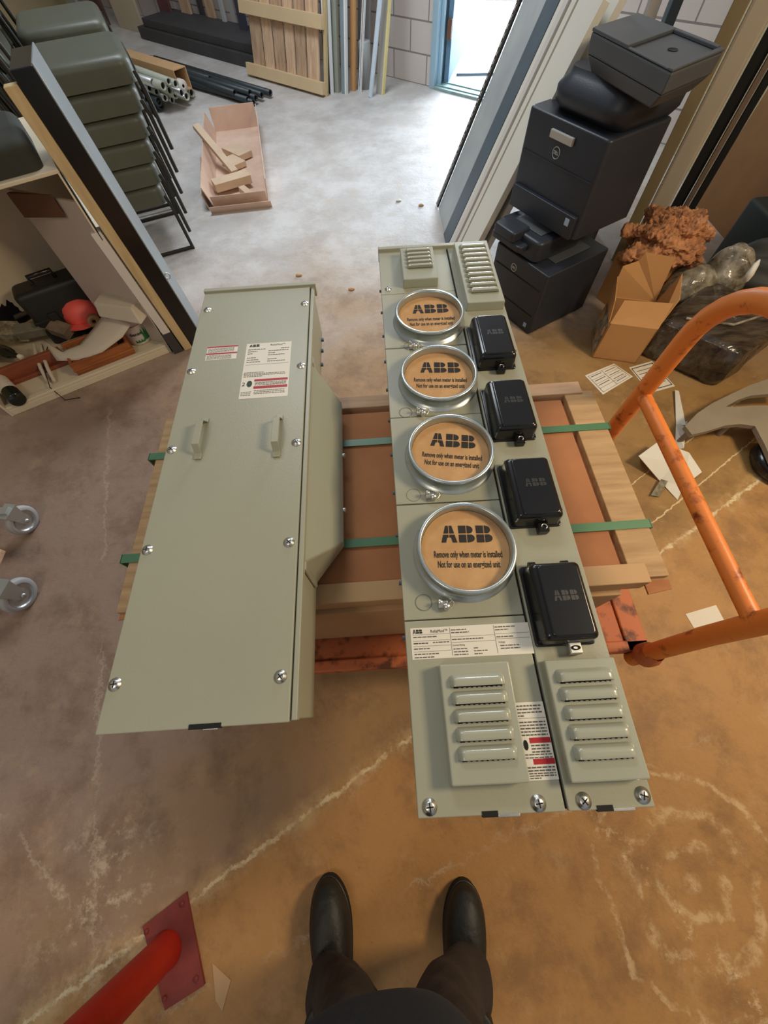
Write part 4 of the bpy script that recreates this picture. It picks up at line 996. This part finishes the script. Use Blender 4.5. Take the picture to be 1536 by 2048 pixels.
mf = thing('scanner_printer', 'black multifunction printer with flatbed lid on top of the stack', 'printer', (.98, 1.88, .787), rzp)
b = MB()
def pring(ins, z, dx=0., fx=.06):
    x0, x1, y0, y1 = 0+ins, .34-ins, -.0+ins, .36-ins; out = []
    for cx, cy, rr, a0 in ((x1, y1, .03, 0), (x0, y1, fx, 90), (x0, y0, fx, 180), (x1, y0, .03, 270)):
        sx_ = 1 if cx == x0 else -1; sy_ = 1 if cy == y0 else -1
        for k in range(5):
            a = R(a0+k*22.5); out.append((cx+sx_*rr+rr*math.cos(a)+dx, cy+sy_*rr+rr*math.sin(a), z))
    return out
b.loft([pring(.012, 0, 0, .05), pring(-.01, .03, -.02, .09), pring(-.012, .07, -.02, .09), pring(.01, .10, 0, .07), pring(.02, .12, 0, .05)], 0, True, True)
b.build('engine', PRN, mf)
A_, B_, C_, D_ = Vector((.97, 1.68, 0)), Vector((1.20, 1.83, 0)), Vector((1.07, 2.25, 0)), Vector((.86, 2.12, 0))
inv = Matrix.Rotation(-rzp, 4, 'Z') @ Matrix.Translation((-.98, -1.88, 0))
P4 = [inv @ v for v in (A_, B_, C_, D_)]
cen = sum(P4, Vector())/4
def lid(mb, k0, z0, k1, z1, mi=0): mb.hexa([cen+(v-cen)*k0+Vector((0, 0, z0)) for v in P4], [cen+(v-cen)*k1+Vector((0, 0, z1)) for v in P4], mi)
b = MB(); lid(b, .80, .115, .97, .16); lid(b, .98, .16, 1.0, .212); b.build('scanner_lid', PRN2, mf, .006)
b = MB()
q = lambda s_, t_, z: P4[0].lerp(P4[1], s_).lerp(P4[3].lerp(P4[2], s_), t_)+Vector((0, 0, z))
def lidbox(mb, s0, s1, t0, t1, z0, z1, mi=0): mb.hexa([q(s0, t0, z0), q(s1, t0, z0), q(s1, t1, z0), q(s0, t1, z0)], [q(s0, t0, z1), q(s1, t0, z1), q(s1, t1, z1), q(s0, t1, z1)], mi)
lidbox(b, .0, 1., .52, 1., .2125, .222); lidbox(b, .0, 1., 0, .05, .2125, .219); lidbox(b, .93, 1., .05, .52, .2125, .222); lidbox(b, .0, .06, .05, .52, .2125, .217)
b.build('feeder_cover', PRN2, mf, .004)
b = MB(); b.lathe([(.001, 0), (.016, 0), (.017, .001)], 18, 0, M=Matrix.Translation(q(.5, .28, .2128))); b.build('finger_dimple', SLIT, mf)

b = MB(); M = Matrix.Translation((1.06, 2.44, 0)) @ Matrix.Rotation(R(24), 4, 'Z'); b.box(0, .46, 0, .02, 0, .72, 0, M)
tag(b.build('dark_offcut_board', DKGREY, None, .002), 'dark board standing upright behind the right side of the printer stack', 'board')
# ------------------------------------------------------------------ posts against the right wall, and a sheet added for its shade
PB = Vector((1.545, 2.40, 0)); pp = Vector((.84, -.54, 0)).normalized(); pd = Vector((.54, .84, 0)).normalized()
def post(name, label, cat, a0, a1, d0, d1, z0, z1, m, bev=.003, parent=None):
    b = MB(); f2 = lambda a, d, z: PB+pp*a+pd*d+Vector((0, 0, z))
    b.hexa([f2(a0, d0, z0), f2(a1, d0, z0), f2(a1, d1, z0), f2(a0, d1, z0)], [f2(a0, d0, z1), f2(a1, d0, z1), f2(a1, d1, z1), f2(a0, d1, z1)])
    return tag(b.build(name, m, parent, bev), label, cat)
OLV = mat('olive_strip', (142, 126, 92), .6, var=.1)
post('edge_strip', 'narrow olive strip standing at the left of the wide cream post', 'strip', -.03, .028, 0, .02, 0, 1.9, OLV)
post('cream_post', 'wide cream upright post by the right wall behind the carton', 'post', .034, .125, -.006, .06, 0, 1.9, mat('cream_post_paint', (190, 178, 154), .45, var=.08, vscale=3), .012)
post('black_strip', 'black strip in place of the shaded gap right of the wide cream post', 'post', .135, .185, .02, .06, 0, 1.9, SLIT)  # shade of the gap beside the cream post, put in as black
post('steel_rail', 'thin brown-grey steel rail between two black strips', 'rail', .19, .212, .0, .05, 0, 1.9, mat('brown_grey_steel', (128, 110, 92), .45, .3))
post('black_strip', 'rightmost black upright board beside the brown sheet', 'post', .218, .25, .02, .06, 0, 1.9, SLIT)
b = MB(); b.hexa([(2.30, 1.1, 0), (2.33, 1.1, 0), (2.33, 3.0, 0), (2.30, 3.0, 0)], [(2.41, 1.1, 1.9), (2.44, 1.1, 1.9), (2.44, 3.0, 1.9), (2.41, 3.0, 1.9)])  # added sheet, its brown stands for shade on the beige wall
tag(b.build('wall_shade_sheet', mat('wall_shade_brown', (150, 108, 66), .8, var=.2, vscale=3), None, .002), 'big brown sheet added for the shade on the right wall behind the bags', 'sheet')
for i, (x, y, m) in enumerate(((1.42, 2.86, WHITE), (1.50, 2.82, BLUEG))):
    b = MB(); b.box(x-.025, x+.025, y-.02, y+.02, 0, 1.3); tag(b.build('trim_end', m, None, .002), ('white' if i == 0 else 'blue-grey')+' upright trim end seen above the scanner', 'trim board')

# ------------------------------------------------------------------ carton, bags and scraps at the right
bx = thing('open_carton', 'open brown carton with raised flaps on the floor right of the printers', 'carton', (1.142, 1.586, 0), math.atan2(-.058, .182))
cw, cd_, chh = .215, .21, .20
CB = mat('corrugated_brown', (196, 146, 92), .85, var=.06, vscale=6)
b = MB(); b.box(0, cw, 0, .005, 0, chh); b.box(0, cw, cd_-.005, cd_, 0, chh); b.box(0, .005, 0, cd_, 0, chh); b.box(cw-.005, cw, 0, cd_, 0, chh); b.box(0, cw, 0, cd_, 0, .005)
b.build('carton_body', CB, bx)
b = MB(); b.add([(0, .0, chh), (cw, .0, chh), (cw+.03, .09, chh+.075), (.03, .07, chh+.075)], [(0, 1, 2, 3)]); o = b.build('front_flap', CB, bx); q_ = o.modifiers.new('s', 'SOLIDIFY'); q_.thickness = .004
b = MB(); b.add([(0.0, cd_, chh), (cw, cd_, chh), (cw-.01, cd_+.05, chh+.18), (.07, cd_+.05, chh+.19), (.06, cd_+.05, chh+.15), (.0, cd_+.03, chh+.13)], [(0, 1, 2, 3, 4, 5)]); o = b.build('back_flap', CB, bx); q_ = o.modifiers.new('s', 'SOLIDIFY'); q_.thickness = .004
b = MB(); b.add([(-.001, .01, chh), (-.001, cd_-.01, chh), (-.012, cd_-.02, chh+.11), (-.012, .05, chh+.08)], [(0, 1, 2, 3)]); o = b.build('side_flap', CB, bx); q_ = o.modifiers.new('s', 'SOLIDIFY'); q_.thickness = .004
b = MB(); b.add([(cw+.001, .01, chh), (cw+.001, cd_-.01, chh), (cw+.04, cd_, chh+.14), (cw+.05, .10, chh+.09)], [(0, 1, 2, 3)]); o = b.build('side_flap', CB, bx); q_ = o.modifiers.new('s', 'SOLIDIFY'); q_.thickness = .004
b = MB(); b.grid(lambda u, v: (-.003-.006*math.sin(u*9)*math.sin(v*7), .01+u*.18, .02+v*.16), 14, 14); b.build('plastic_film', CLEAR, bx)
def soft(name, label, cat, c, rad, m, amp=.2, seed=1, flat=None, rz=0., mi=0):
    b = MB(); M = Matrix.Translation(c) @ Matrix.Rotation(rz, 4, 'Z'); b.blob((0, 0, 0), rad, amp, 40, 26, seed, 0, flat, M)
    return tag(b.build(name, m), label, cat)
p = at(1378, 575, .15); soft('wrapped_roll', 'roll in crumpled clear film leaning on the open carton', 'wrapped roll', (p.x, p.y, .13), (.13, .10, .13), CLEAR, .14, 21, .128)
p = at(1440, 560, .15); soft('film_bag', 'clear crumpled film bag right of the film-wrapped roll', 'bag', (p.x, p.y, .15), (.11, .11, .17), CLEAR, .2, 22, .148)
p = at(1385, 505, .36)
b = MB(); b.box(-.15, .15, -.11, .11, 0, .25, 0, Matrix.Translation((1.50, 2.03, 0)) @ Matrix.Rotation(.4, 4, 'Z')); tag(b.build('small_carton', CB, None, .003), 'small brown carton under the pink mineral wool', 'carton')
b = MB()
Mw = Matrix.Translation((1.49, 1.99, .33)) @ Matrix.Rotation(.3, 4, 'Z')
b.blob((0, 0, 0), (.20, .15, .105), .42, 60, 40, 31, 0, .075, Mw)
w_ = tag(b.build('mineral_wool', WOOL), 'torn tuft of orange-pink mineral wool on top of the small carton', 'insulation')
tx = bpy.data.textures.new('tuft', 'CLOUDS'); tx.noise_scale = .05; tx.noise_depth = 4
w_.modifiers.new('sub', 'SUBSURF').render_levels = 2
tx4 = bpy.data.textures.new('fibre', 'CLOUDS'); tx4.noise_scale = .014; tx4.noise_depth = 3
dm = w_.modifiers.new('fluff', 'DISPLACE'); dm.texture = tx; dm.strength = .08; dm.mid_level = .5; dm.texture_coords = 'LOCAL'
dm = w_.modifiers.new('fibres', 'DISPLACE'); dm.texture = tx4; dm.strength = .03; dm.mid_level = .5; dm.texture_coords = 'LOCAL'
b = MB()
bl = thing('wrapped_bundle', 'dark rectangular bundle in shiny stretch wrap behind the orange handle', 'bundle', (0, 0, 0))
rc = [Vector((1.37, 1.60, 0)), Vector((1.66, 1.31, 0)), Vector((2.04, 1.56, 0)), Vector((1.78, 1.90, 0))]
def rr_ring(P, ins, z, rr=.05):
    c = sum(P, Vector())/4; out = []
    for i in range(4):
        p0 = P[i]+(c-P[i])*ins; a = (P[i-1]-P[i]).normalized(); d = (P[(i+1) % 4]-P[i]).normalized()
        for k in range(5):
            t = k/4; out.append(p0+a*rr*(1-t)**2+d*rr*t**2+Vector((0, 0, z)))
    return out
b.loft([rr_ring(rc, .05, 0.001), rr_ring(rc, .0, .04), rr_ring(rc, .0, .14), rr_ring(rc, .06, .185), rr_ring(rc, .16, .20), rr_ring(rc, .6, .205)], 0, True, True)
o = b.build('wrapped_body', WRAP, bl); sd = o.modifiers.new('s', 'SUBSURF'); sd.levels = 3; sd.render_levels = 3; sd.subdivision_type = 'SIMPLE'
tx2 = bpy.data.textures.new('crinkle', 'CLOUDS'); tx2.noise_scale = .12; dm = o.modifiers.new('d', 'DISPLACE'); dm.texture = tx2; dm.strength = .03; dm.texture_coords = 'LOCAL'
b = MB(); b.tube([(1.50, 1.58, .205), (1.68, 1.50, .215), (1.90, 1.58, .20)], .006, 0, 6); b.build('film_ridge', CLEAR, bl)
p = at(1490, 610, .25); soft('grey_sack', 'dull dark grey sack behind the wrapped bundle at the right edge', 'sack', (2.10, 1.93, .15), (.19, .18, .16), mat('dark_grey_sack', (66, 66, 58), .6, var=.2, bump=.3, bscale=20), .16, 41, .148)
soft('black_sack', 'small black sack between the film-wrapped roll and the bundle', 'sack', (1.42, 1.74, .09), (.10, .08, .09), JACK, .2, 42, .088)
b = MB(); b.rbox(2.08, 2.28, 2.06, 2.34, 0, .34, .03, 0, rv=.02); tag(b.build('teal_bin', mat('dark_teal_plastic', (38, 50, 48), .5)), 'dark teal bin standing against the brown sheet', 'bin')
b = MB(); p = at(1505, 545, .33); b.tube([at(1492, 560, .30), at(1500, 548, .34), at(1512, 530, .36), at(1519, 520, .37)], [.012, .016, .012, .004], 0, 8); tag(b.build('foam_offcut', LABEL), 'small pale curved offcut in front of the teal bin', 'offcut')
# curved slotted plastic piece
zf = .10
def wp(pts, z): return [(at(u, v, z).x, at(u, v, z).y) for u, v in pts]
fk = thing('slotted_bracket', 'large grey-brown curved plastic piece with a long slot, at the right edge', 'plastic piece', (0, 0, 0))
upper = [(1370, 852), (1395, 826), (1425, 806), (1462, 788), (1500, 770), (1536, 758), (1580, 745), (1580, 785), (1536, 788), (1502, 791), (1475, 800), (1452, 813), (1440, 835), (1408, 848)]
lower = [(1408, 848), (1440, 835), (1452, 813), (1470, 814), (1505, 811), (1536, 811), (1580, 812), (1580, 860), (1536, 862), (1510, 852), (1480, 848), (1450, 851), (1415, 862), (1384, 869), (1370, 852)]
b = MB(); b.prism(wp(upper, zf)[::-1], zf-.02, zf); b.prism(wp(lower, zf)[::-1], zf-.02, zf); b.build('arch', PLG, fk, .003)
b = MB(); b.prism(wp([(1510, 852), (1536, 862), (1580, 865), (1580, 930), (1545, 925), (1530, 890)], zf)[::-1], zf-.02, zf); b.build('lower_arm', PLG, fk, .003)
for (u, v) in ((1385, 858), (1470, 840)):
    b = MB(); q2 = at(u, v, zf); b.tube([(q2.x, q2.y, 0), (q2.x, q2.y, zf-.018)], .012); b.build('foot', PLG, fk)
b = MB(); q2 = at(1500, 700, .0)
b.blob((2.10, 1.30, .09), (.14, .09, .09), .1, seed=5, flat=.088); tag(b.build('grey_cushion', PLG), 'grey-brown rounded piece just behind the slotted curved plastic', 'plastic piece')
b = MB(); q2 = at(1545, 925, .04); b.lathe([(.001, 0), (.10, 0), (.12, .02), (.12, .05), (.10, .07), (.001, .07)], 30, 0, (q2.x+.05, q2.y, 0)); tag(b.build('black_disc', BLACK), 'round black disc on the floor at the right edge', 'disc')
# papers
def paper(name, label, px, lines, z=.0015, cat='paper'):
    P = [at(u, v, z) for u, v in px]
    b = MB(); b.hexa([v-Vector((0, 0, z)) for v in P], P)
    for s0, s1, t0, t1 in lines:
        g = lambda s_, t_: P[0].lerp(P[1], s_).lerp(P[3].lerp(P[2], s_), t_)+Vector((0, 0, .0006))
        b.add([g(s0, t0), g(s1, t0), g(s1, t1), g(s0, t1)], [(0, 1, 2, 3)], 1)
    return tag(b.build(name, [mat(name+'_paper', (226, 216, 196), .8), GTXT]), label, cat)
ln1 = [(.05, .95, t, t+.012) for t in (.08, .3, .52, .74, .92)]+[(s_, s_+.012, .08, .92) for s_ in (.05, .5, .95)]+[(.1, .45, t, t+.03) for t in (.15, .38, .60)]+[(.56, .9, t, t+.03) for t in (.18, .42, .65, .8)]
paper('printed_form', 'white printed form on the floor in front of the open carton', [(1170, 751), (1228, 727), (1266, 753), (1206, 789)], ln1)
paper('printed_sheet', 'white bordered sheet on the floor partly under the orange handle', [(1258, 735), (1304, 722), (1350, 772), (1300, 786)], [(.04, .96, .06, .09), (.04, .96, .91, .94), (.04, .07, .06, .94), (.93, .96, .06, .94)]+[(.15, .85, t, t+.02) for t in (.2, .32, .44, .6, .75)])
paper('blank_note', 'small blank cream note on the floor below the orange crossbar', [(1371, 1228), (1432, 1210), (1448, 1240), (1388, 1256)], [])
pc = thing('crumpled_leaflet', 'white folded leaflet lying crumpled under the orange crossbar', 'leaflet', (0, 0, 0))
P = [at(1277, 912, .06), at(1318, 882, .06), at(1352, 925, .05), at(1320, 962, .005), at(1404, 944, .01), at(1368, 972, .004), at(1355, 1000, .002), at(1378, 905, .03)]
b = MB(); b.add([P[0], P[1], P[2], P[3]], [(0, 1, 2, 3)]); b.add([at(1277, 912, 0.06), P[3], at(1318, 962, .0), at(1280, 917, .0)], [(0, 1, 2, 3)]); b.build('fold', LABEL, pc)
b = MB(); b.add([P[1], P[7], P[4], P[5], P[2]], [(0, 1, 2, 3, 4)]); b.build('fold', LABEL, pc)
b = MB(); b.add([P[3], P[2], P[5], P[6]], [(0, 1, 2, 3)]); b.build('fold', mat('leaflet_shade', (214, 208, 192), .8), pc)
b = MB(); b.add([at(1350, 780, .012), at(1358, 782, .004), at(1372, 850, .02), at(1352, 850, .004)], [(0, 1, 2, 3)]); b.add([at(1352, 850, .02), at(1375, 842, .004), at(1368, 896, .03), at(1350, 900, .004)], [(0, 1, 2, 3)])
o = b.build('paper_strip', LABEL); tag(o, 'long curled white paper strip above the crumpled leaflet', 'paper')
b = MB(); b.add([at(1302, 990, .012), at(1322, 958, .02), at(1336, 962, .015), at(1318, 994, .003)], [(0, 1, 2, 3)]); tag(b.build('torn_film', CLEAR), 'small torn piece of clear film below the leaflet', 'scrap')
for i, (u, v) in enumerate(((797, 403), (703, 580), (842, 412), (598, 552))):
    p = at(u, v); b = MB(); b.blob((p.x, p.y, .006), (.02, .012, .008), .3, 10, 8, i, 0, .006); tag(b.build('floor_debris', BOXL if i else LABEL), ('pale crumb of debris on the bare floor beyond the meter cabinet', 'tiny dark sliver between the two cabinets', 'tiny crumb right of the pale debris', 'pale crumb at the far end of the plain cabinet')[i], 'debris')

# ------------------------------------------------------------------ the person: boots, trousers, jacket
pe = thing('person', 'person seen from above in black boots, dark trousers and jacket, standing behind the cart', 'person', (0, 0, 0))
b = MB()
def oval(c, rx, ry, z, rot=0., n_=28, sq=1.):
    out = []
    for k in range(n_):
        a = 2*PI*k/n_; x = rx*math.cos(a); y = ry*math.sin(a)
        out.append((c[0]+x*math.cos(rot)-y*math.sin(rot), c[1]+x*math.sin(rot)+y*math.cos(rot), z))
    return out
def legs(sg, cx):
    R_ = [(cx, -.585, .105, .060, .076), (cx-sg*.008, -.58, .14, .062, .076), (cx-sg*.038, -.56, .20, .062, .070), (cx-sg*.068, -.535, .30, .066, .070), (cx-sg*.078, -.52, .40, .070, .074), (cx-sg*.078, -.51, .50, .074, .080), (cx-sg*.076, -.51, .62, .080, .090), (cx-sg*.076, -.52, .74, .088, .104), (cx-sg*.074, -.53, .86, .092, .115)]
    return R_
def fold(i, k, z): return 1+.035*math.sin(k*.9+z*46)+.02*math.sin(k*2.1-z*70)
for sg, cx in ((-1, -.205), (1, .125)):
    rings = []
    for i, (x, y, z, rx, ry) in enumerate(legs(sg, cx)):
        pass
    L_ = legs(sg, cx); NN = 40
    for j in range(NN+1):
        t = j/NN*(len(L_)-1); i = min(int(t), len(L_)-2); t -= i; t = t*t*(3-2*t)*.5+t*.5
        x, y, z, rx, ry = [L_[i][q3]*(1-t)+L_[i+1][q3]*t for q3 in range(5)]
        rings.append([(x+rx*math.cos(2*PI*k/28)*fold(j, k, z), y+ry*math.sin(2*PI*k/28)*fold(j, k, z), z) for k in range(28)])
    b.loft(rings, 0, True, True)
tor = [(-.04, -.555, .84, .165, .115), (-.04, -.55, .92, .168, .122), (-.04, -.53, 1.02, .16, .120)]
b.loft([oval((c[0], c[1]), c[3], c[4], c[2]) for c in tor], 0, True, True)
bd = b.build('trousers', CLOTH, pe)
rm = bd.modifiers.new('r', 'REMESH'); rm.mode = 'VOXEL'; rm.voxel_size = .008; rm.use_smooth_shade = True
sm = bd.modifiers.new('s', 'SMOOTH'); sm.iterations = 3
b = MB()
jk = [(-.045, -.465, .76, .145, .160), (-.045, -.458, .82, .150, .178), (-.045, -.47, .90, .150, .180), (-.04, -.485, .98, .160, .170), (-.04, -.50, 1.05, .18, .15), (-.04, -.54, 1.18, .195, .13), (-.04, -.57, 1.30, .21, .12), (-.04, -.59, 1.40, .19, .105), (-.04, -.59, 1.46, .10, .08), (-.04, -.585, 1.50, .065, .065)]
def sq_oval(c):
    pw = .62 if c[2] < 1.2 else 1.
    return [(c[0]+c[3]*math.copysign(abs(math.cos(t))**pw, math.cos(t)), c[1]+c[4]*math.copysign(abs(math.sin(t))**pw, math.sin(t))+.008*math.sin(t*5+c[2]*9), c[2]) for t in [2*PI*k/36 for k in range(36)]]
b.loft([sq_oval(c) for c in jk], 0, False, True)
o = b.build('jacket', JACK, pe); q_ = o.modifiers.new('s', 'SOLIDIFY'); q_.thickness = .006; o.modifiers.new('b', 'SUBSURF').render_levels = 2
def boot(px, py, rz, nm):
    bt_ = []
    M = Matrix.Translation((px, py, 0)) @ Matrix.Rotation(rz, 4, 'Z')
    def outline(k, z, yo=0., sc=1.):
        def hw(y):
            if y > .05: return .054*math.sqrt(max(0, 1-((y-.05)/.1005)**2))
            if y > -.10: return .040+.014*(.5-.5*math.cos(PI*(y+.10)/.15))
            return .040*math.sqrt(max(0, 1-((y+.10)/.0505)**2))
        pts = []
        for i in range(40):
            a = 2*PI*i/40; y = .15*math.sin(a); x = math.cos(a)
            pts.append((math.copysign(hw(y), x)*sc if abs(x) > 1e-6 else 0, y*(.5+.5*sc)+yo, z))
        return pts
    b = MB(); b.loft([outline(0, 0, 0, 1.02), outline(0, .026, 0, 1.05)], 0, True, False, M)
    so = b.build('sole', SLIT, pe)
    b = MB(); rings = []
    for z, sc, yo, cut in ((.024, 1.0, 0, 0), (.045, 1.0, 0, 0), (.062, .94, -.002, .0), (.078, .80, -.012, .0), (.090, .62, -.03, 0), (.095, .4, -.04, 0)):
        rings.append(outline(0, z, yo, sc))
    b.loft(rings, 0, True, True, M)
    b.loft([[(v[0], v[1], v[2]) for v in oval((0, -.045+dy), rx, ry, z)] for z, rx, ry, dy in ((.03, .048, .10, 0), (.08, .046, .088, -.005), (.11, .046, .070, -.02), (.15, .050, .062, -.03), (.19, .050, .060, -.03))], 0, True, True, M)
    o = b.build('boot', BOOT, pe)
    rm = o.modifiers.new('r', 'REMESH'); rm.mode = 'VOXEL'; rm.voxel_size = .004; rm.use_smooth_shade = True
    sm = o.modifiers.new('s', 'SMOOTH'); sm.iterations = 6
    for k in range(4):
        b = MB(); y = .045-.022*k; z = .090+.009*k
        b.tube([(-.026, y+.008, z-.008), (0, y-.002, z+.004), (.026, y-.008, z-.008)], .0024, 0, 6, M=M); b.build('lace', LACE, o)
    b = MB(); b.loft([outline(0, .026, 0, 1.03), outline(0, .030, 0, 1.035), outline(0, .031, 0, 1.0)], 0, False, True, M); b.build('welt', BLACKM, o)
boot(-.212, -.545, R(6), 'l'); boot(.130, -.573, R(-9), 'r')
